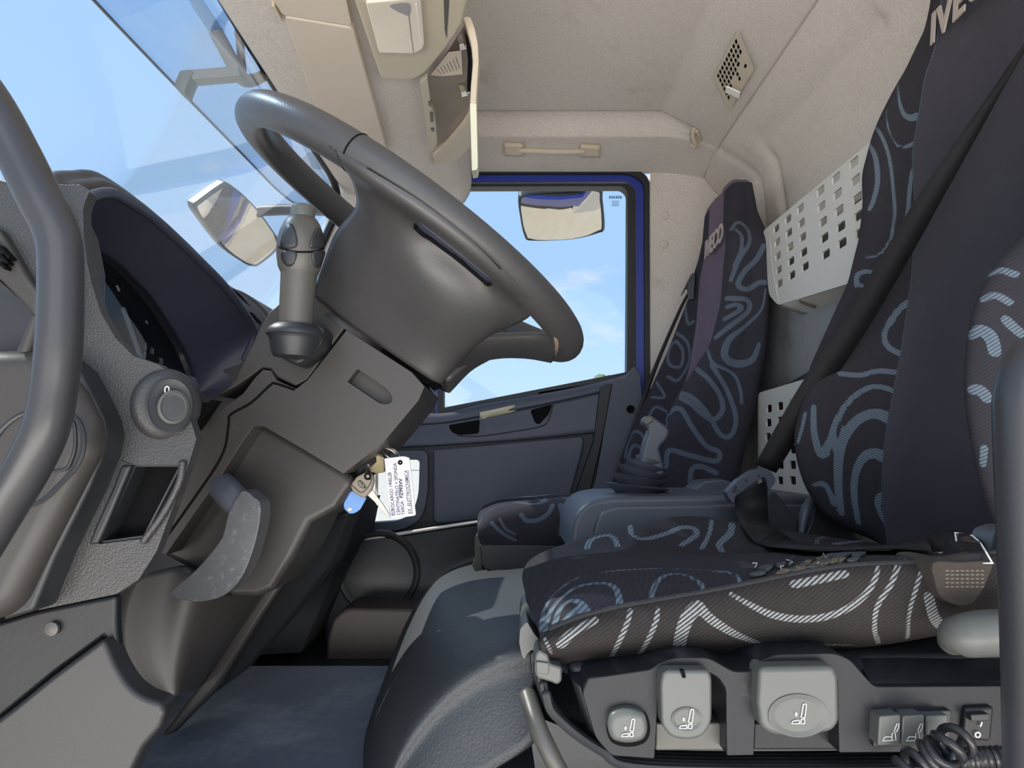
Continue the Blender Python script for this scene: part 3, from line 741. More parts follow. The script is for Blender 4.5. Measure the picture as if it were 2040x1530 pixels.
# upper end block with air vent
u1 = ext('corner_block', [(-120, 350), (0, 352), (30, 358), (62, 372), (85, 420), (100, 500), (98, 600), (92, 640), (62, 640), (0, 545), (-120, 480)], 0.628, 0.72, DASH, dash, bevel=0.02, seg=4); ub = u1
ext('vent_frame', [(-120, 400), (0, 458), (22, 495), (50, 545), (75, 580), (75, 640), (40, 600), (0, 560), (-120, 470)], 0.618, 0.66, PLAS, ub, bevel=0.004)
for k in range(3):
    ext('vent_slat', [(-60, 470 + 16 * k), (0, 488 + 16 * k), (20 - 4 * k, 512 + 10 * k), (16 - 4 * k, 516 + 10 * k), (-4, 494 + 16 * k), (-60, 476 + 16 * k)], 0.61, 0.64, BLACK, ub)
ext('lower_recess', [(-120, 540), (0, 560), (75, 628), (80, 760), (-120, 760)], 0.66, 0.72, PLASD, ub)
tube('recess_edge', [P(-20, 850, .625), P(5, 810, .625), P(35, 745, .625), P(75, 635, .625)], 0.006, PLAS, ub, n=10)

# grab handle at the door pillar
gh = thing('grab_handle', 'dark grey tubular entry grab handle beside the open driver door', 'handle', P(0, 1050, 0.5))
hp = [(-90, 110, .50), (-20, 205, .50), (35, 305, .50), (78, 392, .498), (108, 450, .498), (121, 500, .498), (122, 580, .498), (118, 680, .498), (108, 770, .50), (92, 850, .50), (58, 925, .502), (10, 1005, .505), (-60, 1120, .51)]
tube('handle_bar', crm([P(a, b, y) for a, b, y in hp], 8), 0.0148, pbr('satin_handle_plastic', (54, 54, 57), 0.34, bump=('noise', 300, 0.1, 0.0006), var=(6, 0.06)), gh, n=28)

# lower side trim by the door step
lt = thing('lower_side_trim', 'smooth dark lower trim under the dash end with curved edge', 'panel', P(150, 1530, 0.68))
ext('upper_plate', [(-120, 1262), (0, 1240), (76, 1217), (232, 1186), (231, 1240), (236, 1300), (206, 1268), (110, 1338), (0, 1428), (-120, 1500)], 0.66, 0.672, pbr('dusty_black_panel', (26, 27, 30), .5, dust=(60, .62, (110, 106, 100), .3), bump=('noise', 200, .2, .001)), lt, bevel=0.004)
ext('lower_plate', spl([(-120, 1510), (0, 1430), (100, 1350), (205, 1272)], 4) + spl([(214, 1290), (232, 1330), (256, 1366), (285, 1388), (320, 1400)], 3) + [(330, 1420), (318, 1450), (285, 1490), (250, 1560), (-120, 1560)], 0.645, 0.672, pbr('lower_trim_plastic', (44, 44, 45), .42, bump=('noise', 420, .12, .0007), var=(7, .08), dust=(22, .66, (110, 106, 100), .3)), lt, bevel=0.010, seg=4)
lathe('trim_clip', [(0.006, 0), (0.006, -0.003), (0.002, -0.004)], P(106, 1252, 0.658), (0, 1, 0), STALKG, lt, n=14)
# cover under the column down to the floor
cc = thing('column_foot_cover', 'smooth curved dark cover between the steering column and the floor', 'panel', P(320, 1400, 0.85))
rows = []
pr = [[(262, 1150), (235, 1215), (233, 1290), (262, 1352), (318, 1398)],
      [(372, 1130), (355, 1210), (345, 1280), (345, 1335), (352, 1385)],
      [(440, 1180), (420, 1240), (400, 1290), (385, 1335), (372, 1378)],
      [(520, 1175), (490, 1225), (450, 1285), (420, 1330), (392, 1372)],
      [(560, 1140), (520, 1200), (475, 1262), (440, 1310), (405, 1360)]]
for r, Y in zip(pr, (.885, .882, .92, 1.02, 1.15)): rows.append([P(a, b, Y) for a, b in r])
surf('foot_cover', rows, PLAS, cc, nu=6, nv=6, solid=0.01, ang=80)
# pedal bracket and centre tunnel side
CARPET = pbr('dark_carpet', (24, 26, 31), .95, bump=('weave', 400, .6, .002), var=(30, .3))
tb = thing('footwell_bracket', 'dark steel bracket bar sloping down into the footwell', 'bracket', P(430, 1420, 1.1))
ext('bracket_bar', [(596, 1070), (618, 1052), (616, 1084), (520, 1230), (430, 1372), (345, 1462), (318, 1470), (392, 1372)], 1.08, 1.11, PLAS, tb, bevel=0.006)
ext('bracket_web', [(600, 1060), (700, 1020), (660, 1120), (560, 1250), (470, 1350), (400, 1400), (330, 1470)], 1.12, 1.2, CARPET, tb, bevel=0.006)
props(ext('wall_front', [(500, 1000), (716, 1000), (700, 1080), (660, 1160), (600, 1300), (200, 1320), (200, 1000)], 1.9, 2.2, CARPET), kind='structure')

ext('dash_filler', [(396, 780), (470, 760), (520, 680), (540, 860), (396, 870)], 1.205, 1.25, PLASD, dash, bevel=0.004)
WRB = bvh([o for o in wheel.children if o.name.startswith('rim')])
decal('worn_patch', spl([(1103, 670), (1111, 675), (1113, 690), (1110, 704), (1104, 708), (1101, 702), (1107, 690), (1106, 680)], 3, True), WRB, pbr('worn_rim_patch', (150, 130, 114), .8, var=(200, .4)), wheel, lift=.0008)
ext('cluster_base', [(352, 746), (376, 748), (392, 792), (384, 832), (352, 796)], .80, .82, PLASD, dash, bevel=.003)
# ================================================================== engine cover, console
en = []
for Y, pts in ((.735, [(722, 1700), (800, 1640), (880, 1590), (960, 1545), (1030, 1500), (1056, 1470)]),
               (.765, [(730, 1670), (800, 1540), (880, 1440), (960, 1382), (1030, 1354), (1066, 1346)]),
               (.80, [(736, 1640), (800, 1455), (895, 1340), (1005, 1276), (1090, 1264), (1150, 1262)]),
               (1.1, [(726, 1475), (772, 1368), (838, 1278), (930, 1222), (1045, 1200), (1180, 1190)]),
               (1.4, [(768, 1345), (802, 1270), (850, 1208), (930, 1168), (1060, 1150), (1200, 1145)]),
               (1.8, [(806, 1246), (832, 1200), (872, 1160), (942, 1134), (1062, 1118), (1200, 1112)]),
               (2.05, [(835, 1205), (858, 1170), (892, 1138), (950, 1116), (1050, 1102), (1180, 1098)])):
    en.append([P(a, b, Y) for a, b in pts])
hump = surf('engine_cover', en, HUMP, nu=7, nv=8, solid=0.012, ang=80)
props(hump, 'grey grained vinyl engine cover bulging up in front of the driver seat', 'engine cover')
nearend = thing('seat_riser_shade', 'black panel painting the shaded space low behind the rubber bellows folds of the driver seat', 'panel', P(1060, 1530, 0.76))
ext('riser_shade', [(1050, 1420), (1200, 1480), (2020, 1500), (2020, 1600), (1076, 1600)], 0.80, 0.84, PLASD, nearend)  # added black sheet, paints the shadow behind the bellows

con = thing('centre_console', 'dark grey console with rounded front between the two seats', 'console', P(1400, 1090, 1.4))
CONM = pbr('console_plastic', (72, 77, 88), 0.42, bump=('noise', 380, 0.12, 0.0007), var=(6, 0.08), dust=(10, 0.6, (136, 136, 140), 0.25))
ext('console_body', spl([(1136, 1110), (1139, 1050), (1152, 1018), (1178, 998), (1215, 990)], 5) + [(1500, 986), (1640, 988), (1660, 1110)], 1.30, 1.60, CONM, con, bevel=0.016, seg=4)
ext('console_lip', spl([(1180, 1100), (1184, 1052), (1200, 1020), (1232, 1008)], 5) + [(1500, 1004), (1640, 1006), (1640, 1100)], 1.292, 1.31, CONM, con, bevel=0.006)
ext('console_tray', [(1380, 975), (1400, 958), (1440, 955), (1480, 966), (1500, 990), (1380, 990)], 1.50, 1.58, CONM, con, bevel=0.006)

gl_ = thing('handbrake_lever', 'grey pistol grip lever rising from a pleated black rubber boot', 'lever', P(1268, 988, 1.42))
gp = spl([(1281, 838), (1288, 829), (1300, 829), (1316, 840), (1331, 852), (1334, 864), (1328, 877), (1320, 886), (1315, 896), (1319, 912), (1322, 950), (1272, 950), (1277, 912), (1284, 880), (1292, 857), (1283, 848)], 3, True)
ext('grip', gp, 1.40, 1.435, CONM, gl_, bevel=0.008)
ext('grip_button', [(1281, 838), (1288, 829), (1300, 829), (1303, 838), (1292, 846), (1284, 846)], 1.395, 1.41, STALKG, gl_, bevel=0.003)
rows = []
lf = [(1192, 990), (1198, 985), (1226, 980), (1204, 960), (1234, 962), (1212, 938), (1243, 946), (1228, 921), (1254, 932), (1247, 910), (1265, 922), (1267, 905), (1278, 912)]
rt = [(1336, 990), (1332, 987), (1312, 981), (1334, 976), (1313, 968), (1335, 963), (1313, 956), (1333, 950), (1312, 944), (1330, 938), (1313, 933), (1326, 926), (1316, 924)]
for (a, b), (c, d) in zip(lf, rt):
    p, q = P(a, b, 1.42), P(c, d, 1.42); m = (p + q) / 2; h = (q - p) / 2
    rows.append([m + h * math.cos(t) + Vector((0, h.length * 0.8 * math.sin(t), 0)) for t in np.linspace(0, 2 * math.pi, 24, endpoint=False)])
surf('rubber_boot', rows, pbr('boot_rubber', (74, 78, 88), 0.45), gl_, nu=1, nv=1, closev=True, capu=True, linu=True, linv=True, ang=30)

# ================================================================== seats
FABD = fabric('patterned_seat_fabric', (48, 46, 52), (104, 118, 130), hatch=640, htilt=2.18, hatchmin=0.35)
FABS = fabric('patterned_side_fabric', (50, 46, 45), (150, 152, 152), hatch=640, htilt=2.18, hatchmin=0.05, twill=0.22)
FABC = pbr('plain_centre_fabric', (68, 66, 74), 0.9, bump=('weave', 900, 0.4, 0.001), var=(40, 0.12), spec=0.25)
def cc_(pts, x0, y0, s): return [(x0 + a / s, y0 + b / s) for a, b in pts]
def zx(pts, Y):
    q = [P(a, b, Y) for a, b in pts]; q.sort(key=lambda v: v.z)
    return [v.z for v in q], [v.x for v in q]
def seat_back(root, zs, near, seamx, far, rear, Yn, Yf, mats, nv=18, nu=3, bw=0.10):
    """closed plan sections stacked in height; returns (cover, centre panel)"""
    secs = []
    for z in zs:
        f = lambda t: float(np.interp(z, t[0], t[1]))
        xn, xs_, xf, xr = f(near), f(seamx), f(far), f(rear)
        yn, yf = float(np.interp(z, *Yn)), float(np.interp(z, *Yf))
        b = min(bw, (yf - yn) * 0.26)
        xn = min(xn, xr - 0.02); xf = min(xf, xr - 0.02); xs_ = min(xs_, xr - 0.015)
        secs.append([(xr, yn + .03, z), ((xr + xn) / 2, yn, z), (xn + (xr - xn) * .12, yn + .002, z), (xn, yn + b * .32, z), (xs_ - .004, yn + b, z), (xs_ + .004, (yn + yf) / 2, z), (xs_ - .004, yf - b, z),
                     (xf, yf - b * .32, z), (xf + (xr - xf) * .12, yf - .002, z), ((xr + xf) / 2, yf, z), (xr, yf - .03, z)])
    A = np.array(secs, float)
    A = np.array([crm(r, nv, True) for r in A])
    A = np.transpose(np.array([crm(A[:, j], nu) for j in range(A.shape[1])]), (1, 0, 2))
    a, b = 4 * nv, 6 * nv
    V, F = grid(A[:, a:b + 1]); panel = mk('centre_panel', V, F, mats[1], root, ang=80)
    n = A.shape[1]; idx = list(range(b, n)) + list(range(0, a + 1))
    V, F = grid(A[:, idx])
    cover = mk('backrest', V, F, mats[0], root, ang=80)
    # crown closing the top
    top = A[-1]; c = top.mean(0)
    R = [top, c + (top - c) * 0.86 + np.array([0, 0, .014]), c + (top - c) * 0.55 + np.array([0, 0, .022]), c + (top - c) * 0.05 + np.array([0, 0, .024])]
    V, F = grid(np.array(R), False, True, True)
    crown = mk('headrest_top', V, F, mats[1], root, ang=80)
    ring = [tuple(A[i, b]) for i in range(A.shape[0])]; ring2 = [tuple(A[i, a]) for i in range(A.shape[0])]
    tube('piping', ring, 0.0016, mats[0], root, n=6); tube('piping', ring2[:len(ring2) * 2 // 3], 0.0016, mats[0], root, n=6)
    return cover, panel

# ---- driver seat
ds = thing('driver_seat', 'dark driver seat with grey swirl pattern and torn near edge nearest the open door', 'seat', P(1500, 1500, 0.95))
far = zx([(1812, -60), (1808, 0), (1806, 60), (1797, 100), (1770, 160), (1745, 215), (1729, 270), (1727, 330), (1730, 400), (1722, 470), (1700, 560), (1660, 650), (1625, 730), (1605, 810), (1592, 870), (1600, 930), (1622, 990), (1665, 1040), (1745, 1082), (1800, 1096)], 1.165)
sm = zx([(1840, -60), (1832, 90), (1822, 180), (1840, 330), (1845, 440), (1835, 560), (1815, 700), (1790, 830), (1780, 900), (1776, 1000), (1790, 1090)], 1.08)
nr = zx([(2120, 250), (2085, 380), (2040, 470), (1985, 530), (1945, 620), (1930, 720), (1930, 800), (1945, 900), (1965, 980), (1985, 1040), (2010, 1080)], 0.725)
nr = (nr[0] + [CAM.z + .45, CAM.z + .75], nr[1] + [.62, .63])
rearx = ([CAM.z - .2, CAM.z + .8], [.69, .69])
zz = [CAM.z + v for v in np.linspace(-0.15, 0.74, 40)]
Yn = ([CAM.z - .2, CAM.z + .42, CAM.z + .56, CAM.z + .8], [.70, .70, .74, .77])
Yf = ([CAM.z - .2, CAM.z + .46, CAM.z + .60, CAM.z + .8], [1.20, 1.20, 1.12, 1.09])
dback, dpanel = seat_back(ds, zz, nr, sm, far, rearx, Yn, Yf, (FABD, FABC), nv=18, nu=4)
cush_px = [
    (.735, [(1108, 1330), (1255, 1318), (1459, 1304), (1714, 1290), (1880, 1264), (1990, 1240)]),
    (.705, [(1082, 1302), (1250, 1290), (1459, 1274), (1714, 1257), (1890, 1232), (1995, 1205)]),
    (.700, [(1076, 1284), (1200, 1255), (1440, 1225), (1710, 1190), (1890, 1170), (1995, 1150)]),
    (.715, [(1074, 1262), (1200, 1217), (1433, 1174), (1663, 1130), (1856, 1119), (1985, 1100)]),
    (.760, [(1060, 1222), (1190, 1168), (1420, 1142), (1650, 1113), (1840, 1106), (1985, 1095)]),
    (.840, [(1046, 1180), (1180, 1128), (1400, 1120), (1620, 1106), (1800, 1100), (1960, 1090)]),
    (.950, [(1041, 1142), (1150, 1110), (1370, 1107), (1580, 1100), (1760, 1096), (1900, 1090)]),
    (1.06, [(1060, 1112), (1165, 1088), (1357, 1095), (1510, 1098), (1680, 1095), (1830, 1090)]),
    (1.13, [(1108, 1090), (1225, 1052), (1326, 1035), (1420, 1034), (1560, 1056), (1760, 1085)]),
    (1.18, [(1130, 1100), (1240, 1062), (1320, 1048), (1410, 1045), (1550, 1065), (1740, 1090)]),
    (1.19, [(1130, 1140), (1240, 1130), (1320, 1125), (1410, 1120), (1550, 1115), (1740, 1110)])]
A = np.array([[list(P(a, b, Y)) for a, b in r] for Y, r in cush_px])
A = np.array([crm(r, 22) for r in A])
A = np.transpose(np.array([crm(A[:, j], 12) for j in range(A.shape[1])]), (1, 0, 2))
V, F = grid(A[:3 * 12 + 1]); side = mk('cushion_side', V, F, FABS, ds, ang=80)
V, F = grid(A[3 * 12:]); ctop = mk('cushion', V, F, FABD, ds, ang=80)
# nose closing the front below
nose = []
for t, (dx, dz) in ((0, (0, 0)), (.5, (.012, -.03)), (1, (.06, -.055))):
    nose.append([p + np.array([dx, 0, dz]) for p in A[36:, 0]])
V, F = grid(np.array(nose)); mk('cushion_front', V, F, FABD, ds, ang=80)
# worn piping seam along the near edge
tube('cushion_seam', [tuple(p + np.array([0, -.0006, .0006])) for p in A[36, 4:]], 0.0026, pbr('worn_black_stitching', (38, 38, 42), 0.8, bump=('noise', 500, 0.8, 0.002), var=(400, 0.6)), ds, n=8)
K = lambda p: cc_(p, 1000, 950, 1.9615)
near_st = [(K(p), w) for p, w in (
    ([(230, 655), (280, 605), (360, 560)], .011), ([(430, 700), (460, 640), (488, 575), (502, 520)], .006), ([(540, 690), (570, 640), (600, 570), (612, 515)], .006),
    ([(690, 690), (700, 620), (725, 550), (765, 505)], .015), ([(770, 505), (810, 550), (870, 592), (950, 632), (1050, 658), (1200, 655), (1380, 658)], [.012, .010, .008, .006, .004]),
    ([(890, 455), (980, 505), (1060, 540), (1160, 556), (1260, 548), (1350, 515), (1420, 460), (1458, 400), (1470, 350)], [.006, .008, .008, .007, .005]),
    ([(1140, 420), (1230, 402), (1340, 378)], .010), ([(1548, 345), (1520, 420), (1470, 500), (1455, 580), (1470, 650)], .006),
    ([(1648, 345), (1620, 430), (1590, 540), (1585, 630)], .005), ([(1668, 470), (1690, 550), (1730, 590), (1762, 560)], .012), ([(195, 690), (165, 630)], .004))]
top_st = [(K(p), w) for p, w in (
    ([(158, 625), (155, 560), (185, 480), (250, 420), (330, 382), (450, 366), (620, 358), (880, 368)], .0055),
    ([(172, 630), (172, 570), (205, 500), (260, 450), (320, 422), (400, 416), (438, 430), (458, 470), (458, 505)], .008),
    ([(200, 590), (230, 510), (270, 484), (310, 494), (335, 525)], .008), ([(250, 560), (290, 520), (330, 530)], .012),
    ([(580, 485), (595, 430), (625, 392), (680, 378), (740, 392), (780, 422), (800, 455)], .007), ([(830, 372), (900, 378), (930, 410)], .006),
    ([(1450, 305), (1530, 312), (1590, 325)], .004), ([(330, 282), (350, 244), (410, 228), (440, 242), (452, 272)], .011),
    ([(500, 190), (510, 228), (560, 242), (640, 222), (700, 198), (750, 202), (760, 226), (700, 268)], .010), ([(820, 168), (810, 222), (780, 282)], .008),
    ([(900, 184), (890, 222), (850, 262), (860, 292)], .012), ([(1070, 208), (1130, 258), (1175, 282)], .010), ([(1230, 268), (1240, 240), (1330, 234), (1400, 244)], .007), ([(1300, 262), (1400, 252), (1500, 262)], .010))]
pattern(side, near_st); pattern(ctop, top_st)
K3 = lambda p: cc_(p, 1400, 500, 2.353)
K1 = lambda p: cc_(p, 1200, 0, 2.353)
back_st = [(K3(p), w) for p, w in (
    ([(445, 900), (465, 830), (480, 760)], .007), ([(520, 730), (522, 850), (550, 950), (580, 940), (605, 860), (640, 770), (700, 690), (780, 640), (850, 640), (900, 660)], [.010, .014, .012, .010, .009]),
    ([(650, 1230), (635, 1100), (640, 950), (670, 860), (730, 790), (800, 762), (860, 778), (888, 810)], [.012, .018, .018, .022]), ([(730, 1280), (710, 1150), (715, 1050), (750, 972), (810, 948), (876, 990)], [.010, .014, .022]),
    ([(905, 1350), (850, 1270), (820, 1190), (835, 1152), (878, 1162)], [.003, .012, .020]), ([(640, 575), (740, 582), (820, 562), (910, 570)], .010),
    ([(985, 215), (920, 270), (870, 340), (850, 400), (870, 450), (928, 484)], .010), ([(522, 1095), (570, 1092), (600, 1150), (612, 1190)], .009), ([(785, 95), (732, 112), (722, 150), (752, 165)], .008),
    ([(1340, 112), (1400, 92), (1470, 112)], .009), ([(1312, 228), (1370, 207), (1440, 242)], .009), ([(1262, 390), (1300, 372), (1350, 402), (1370, 470)], .014),
    ([(1262, 650), (1300, 652), (1335, 690)], .012), ([(1420, 322), (1460, 360), (1500, 392)], .011), ([(1312, 1000), (1320, 920)], .008))]
back_st += [(K1(p), w) for p, w in (
    ([(1395, 230), (1385, 350), (1390, 460), (1410, 530), (1440, 552), (1474, 546)], [.005, .008, .014]), ([(1360, 270), (1337, 400), (1332, 500), (1342, 610), (1380, 680), (1440, 682), (1484, 642)], [.003, .005, .010]),
    ([(1258, 582), (1300, 622), (1340, 720), (1360, 850), (1370, 1000), (1350, 1120), (1300, 1190), (1236, 1205)], .007), ([(1248, 672), (1280, 740), (1290, 850), (1270, 940), (1252, 980)], .010),
    ([(1496, 712), (1460, 780), (1445, 850), (1436, 950), (1430, 1020)], .010), ([(1480, 1400), (1400, 1450), (1350, 1520)], .009), ([(1190, 1340), (1190, 1290), (1230, 1270), (1270, 1280)], .008))]
pattern(dback, back_st)
# lettering on the head panel
DPB = bvh([dpanel, dback])
def lettering(px0, px1, pxu, hgt, tree, mat, root, s, name='lettering', lift=0.003, **kw):
    q = drape([px0, px1, pxu], tree, lift)
    (o, n), (b, _), (c, _) = q
    return text(name, s, hgt, o, b - o, c - o, mat, root, 0.001, **kw)
LETM = pbr('reflective_lettering', (188, 178, 168), 0.45, 0.3)
q0, n0 = drape([(1857, 92)], DPB, 0.004)[0]
text('lettering', 'IVECO', 0.062, q0, Vector((-0.03, -1, 0.0)), Vector((0.04, 0, 1)), LETM, ds, 0.0012, shear=0.12, bold=0.0018, space=1.08)

# torn foam showing through the seat edge
TB = bvh([ctop, side])
FOAM = pbr('torn_foam', (112, 100, 80), 0.95, bump=('noise', 160, 1.0, 0.006), var=(170, 0.7))
THR = pbr('frayed_cloth', (70, 72, 76), 0.95, bump=('noise', 300, 1.0, 0.004), var=(160, 0.6))
rr = random.Random(5)
def scrap(x, y, w, h, nm, mt, lift):
    pts = []
    for k in range(11):
        t = 2 * math.pi * k / 11; r = rr.uniform(.55, 1.1)
        dx, dy = w * r * math.cos(t), h * r * math.sin(t)
        pts.append((x + dx, y + dy - dx * .17))
    decal(nm, pts, TB, mt, ds, lift=lift, solid=0.003)
for x, y, w, h in ((1560, 1143, 16, 5), (1592, 1137, 24, 6), (1632, 1128, 26, 6), (1668, 1120, 18, 5), (1610, 1124, 12, 3.5), (1640, 1116, 14, 4)):
    scrap(x, y, w, h, 'torn_foam', FOAM, .0016)
for x, y, w, h in ((1530, 1136, 18, 6), (1556, 1130, 12, 4), (1578, 1140, 12, 3), (1620, 1134, 16, 3), (1648, 1122, 16, 3), (1682, 1110, 26, 5), (1712, 1108, 18, 5), (1700, 1120, 14, 4), (1600, 1131, 10, 3), (1655, 1112, 12, 3), (1510, 1148, 16, 4)):
    scrap(x, y, w, h, 'frayed_cloth', THR, .0024)
rr = random.Random(3)
for k in range(26):
    x = rr.uniform(1500, 1740); y = 1150 - (x - 1500) * 0.16 + rr.uniform(-14, 8)
    seam('loose_thread', [(x, y), (x + rr.uniform(-6, 8), y - rr.uniform(2, 9)), (x + rr.uniform(-12, 16), y - rr.uniform(4, 14))], TB, 0.0006, RACK if k % 3 == 0 else THR, ds, n=5, lift=0.003, smooth=3)

# seat base with its controls
BASE = pbr('seat_base_plastic', (32, 33, 38), 0.42, bump=('noise', 420, 0.14, 0.0007), var=(7, 0.08), dust=(20, 0.62, (130, 126, 122), 0.3), spec=0.28)
ext('base_core', [(1128, 1322), (2040, 1300), (2040, 1490), (1210, 1500), (1170, 1460)], 0.715, 1.15, PLASD, ds, bevel=0.01)
plate = rnd([(1160, 1380), (1172, 1352), (1296, 1334), (1312, 1322), (1345, 1310), (1412, 1310), (1440, 1326), (1462, 1338), (1500, 1338), (1512, 1318), (1545, 1304), (1664, 1301), (1694, 1314), (1722, 1346), (1742, 1368), (2040, 1366),
             (2040, 1497), (1672, 1500), (1668, 1352), (1655, 1336), (1524, 1338), (1508, 1352), (1502, 1505), (1448, 1506), (1446, 1372), (1432, 1350), (1408, 1338), (1345, 1338), (1322, 1350), (1312, 1380), (1304, 1512), (1218, 1506), (1186, 1470)],
            [10, 10, 8, 8, 14, 14, 10, 10, 10, 8, 14, 14, 12, 14, 10, 0, 0, 3, 8, 10, 10, 8, 3, 3, 10, 12, 14, 14, 12, 10, 3, 10, 14], 4)
bc = ext('base_cover', plate, 0.668, 0.73, BASE, ds, bevel=0.012, seg=6)
rows = [[P(a, b, y) for a, b in r] for r, y in (([(1700, 1290), (1800, 1282), (1900, 1278), (2040, 1272)], .76), ([(1704, 1306), (1800, 1304), (1900, 1304), (2040, 1302)], .725), ([(1728, 1350), (1800, 1352), (1900, 1352), (2040, 1350)], .682), ([(1745, 1374), (1800, 1374), (1900, 1374), (2040, 1374)], .674))]
surf('base_shelf', rows, BASE, ds, nu=4, nv=4)
rows = [[P(a, b, y) for a, b in r] for r, y in (([(1124, 1330), (1200, 1322), (1300, 1314), (1450, 1306), (1560, 1302), (1710, 1294)], .735), ([(1132, 1345), (1200, 1332), (1300, 1322), (1450, 1314), (1560, 1308), (1714, 1304)], .712), ([(1160, 1372), (1200, 1352), (1300, 1338), (1450, 1340), (1560, 1312), (1726, 1350)], .690))]
surf('base_shelf', rows, BASE, ds, nu=4, nv=4)
ext('lower_panel', [(1306, 1440), (1452, 1440), (1452, 1496), (1306, 1496)], 0.69, 0.72, STALKG, ds, bevel=0.002)
ext('lower_panel', [(1502, 1440), (1670, 1440), (1670, 1494), (1502, 1494)], 0.69, 0.72, BASE, ds, bevel=0.002)
def dimple_key(name, outline, cx, cy, rx, ry, Y0, depth):
    o = ext(name, outline, Y0, Y0 + 0.03, BTN, ds, bevel=0.007, seg=4)
    kk = Y0 / FPX
    lathe('thumb_dimple', [(rx * kk, 0.0006), (rx * kk, -0.0012), (rx * kk * .93, -0.0010), (rx * kk * .6, 0.001), (0.001, 0.0015)], P(cx, cy, Y0), (0, 1, 0), BTN, o, n=36, sx=ry / rx)
    return o
def icon(root, cx, cy, s, Y, w=0.0004):
    """white seat pictogram: cushion, hinge and backrest outlines"""
    for poly in ([(-18, 22), (-14, 14), (6, 10), (8, 22)], [(12, 22), (12, 8), (24, 6), (24, 22)], [(12, 2), (20, -40), (28, -42), (30, -38), (25, 2)]):
        pts = [P(cx + a * s, cy + b * s, Y) for a, b in rnd(poly, 2, 2)]
        tube('pictogram', pts, w, WHITEM, root, n=5, closed=True)
    for poly in ([(0, -16), (-4, -9), (4, -9)], [(0, -1), (-4, -7), (4, -7)]):
        prism('pictogram', [[(lambda q: (q.x, q.z))(P(cx - 2 + a * s, cy + b * s, Y)) for a, b in poly]], YFR, Y - 0.0005, Y + 0.001, WHITEM, root, flat=True)
b1 = ext('height_button', spl([(1213, 1440), (1222, 1422), (1252, 1415), (1282, 1422), (1291, 1440), (1291, 1462), (1280, 1478), (1252, 1484), (1224, 1478), (1214, 1462)], 4, True), 0.655, 0.68, BTN, ds, bevel=0.006, seg=4)
ext('button_gap', spl([(1210, 1440), (1220, 1419), (1252, 1412), (1284, 1419), (1294, 1440), (1294, 1464), (1282, 1481), (1252, 1488), (1222, 1481), (1211, 1464)], 4, True), 0.665, 0.672, BLACK, ds)
icon(b1, 1248, 1455, 0.55, 0.654)
l1 = dimple_key('tilt_lever', rnd([(1322, 1336), (1412, 1336), (1419, 1352), (1419, 1442), (1400, 1470), (1368, 1476), (1336, 1470), (1318, 1445), (1316, 1360)], [14, 14, 10, 16, 16, 16, 16, 16, 12]), 1368, 1432, 30, 22, 0.652, .02)
icon(l1, 1364, 1438, 0.6, 0.651)
ext('lever_notch', [(1356, 1336), (1363, 1335), (1367, 1350), (1360, 1351)], 0.650, 0.655, BLACK, l1)
l2 = dimple_key('slide_lever', rnd([(1513, 1330), (1662, 1327), (1672, 1350), (1674, 1440), (1660, 1458), (1600, 1470), (1540, 1466), (1516, 1450), (1509, 1400)], [12, 14, 10, 14, 18, 20, 18, 16, 10]), 1590, 1425, 58, 40, 0.650, .02)
icon(l2, 1588, 1428, 0.62, 0.649)
ext('switch_bezel', rnd([(1746, 1420), (1896, 1415), (1893, 1484), (1740, 1489)], 4), 0.662, 0.68, PLASD, ds, bevel=0.002)
for x in (1750, 1797, 1844):
    s_ = ext('lumbar_switch', rnd([(x + 2, 1427), (x + 45, 1424), (x + 44, 1484), (x - 1, 1486)], 5), 0.652, 0.672, BTN, ds, bevel=0.004)
    for poly in ([(8, 48), (14, 40), (26, 40), (28, 47)], [(27, 47), (27, 34), (33, 30), (35, 46)], [(31, 29), (37, 14), (41, 13), (40, 22), (36, 30)]):
        tube('pictogram', [P(x + a, 1428 + b, 0.6515) for a, b in poly], 0.00035, WHITEM, s_, n=5, closed=True)
rk = ext('rocker_switch', [(1924, 1410), (1982, 1408), (1975, 1478), (1918, 1474)], 0.662, 0.68, RUBBER, ds, bevel=0.003)
ext('rocker_top', rnd([(1934, 1424), (1971, 1422), (1972, 1436), (1936, 1438)], 3), 0.655, 0.67, PLASD, rk, bevel=0.003)
tube('pictogram', [P(1956, 1439, .6595), P(1955, 1443, .6595), P(1953, 1447, .6595)], 0.0007, WHITEM, rk, n=5)
tube('pictogram', [P(1948 + 5 * math.cos(t), 1464 + 5 * math.sin(t), .6595) for t in np.linspace(0, 2 * math.pi, 16, endpoint=False)], 0.0006, WHITEM, rk, n=5, closed=True)
# backrest release lever at the rear corner and recliner bracket
rl = [P(1896, 1278, .66), P(1905, 1270, .655), P(1925, 1266, .65), P(1955, 1262, .65), P(2000, 1260, .65), P(2060, 1256, .66)]
tube('recline_lever', crm(rl, 5), [.012, .0165, .0185, .0195, .0198, .0195], BTN, ds, n=24)
ext('recliner_bracket', spl([(1990, 1055), (1975, 1075), (1968, 1120), (1955, 1165), (1935, 1200), (1928, 1230), (1985, 1232), (2010, 1180), (2030, 1060)], 3, True), 0.765, 0.80, RACK and pbr('grey_bracket', (110, 116, 126), 0.5, var=(8, .06)), ds, bevel=0.006)
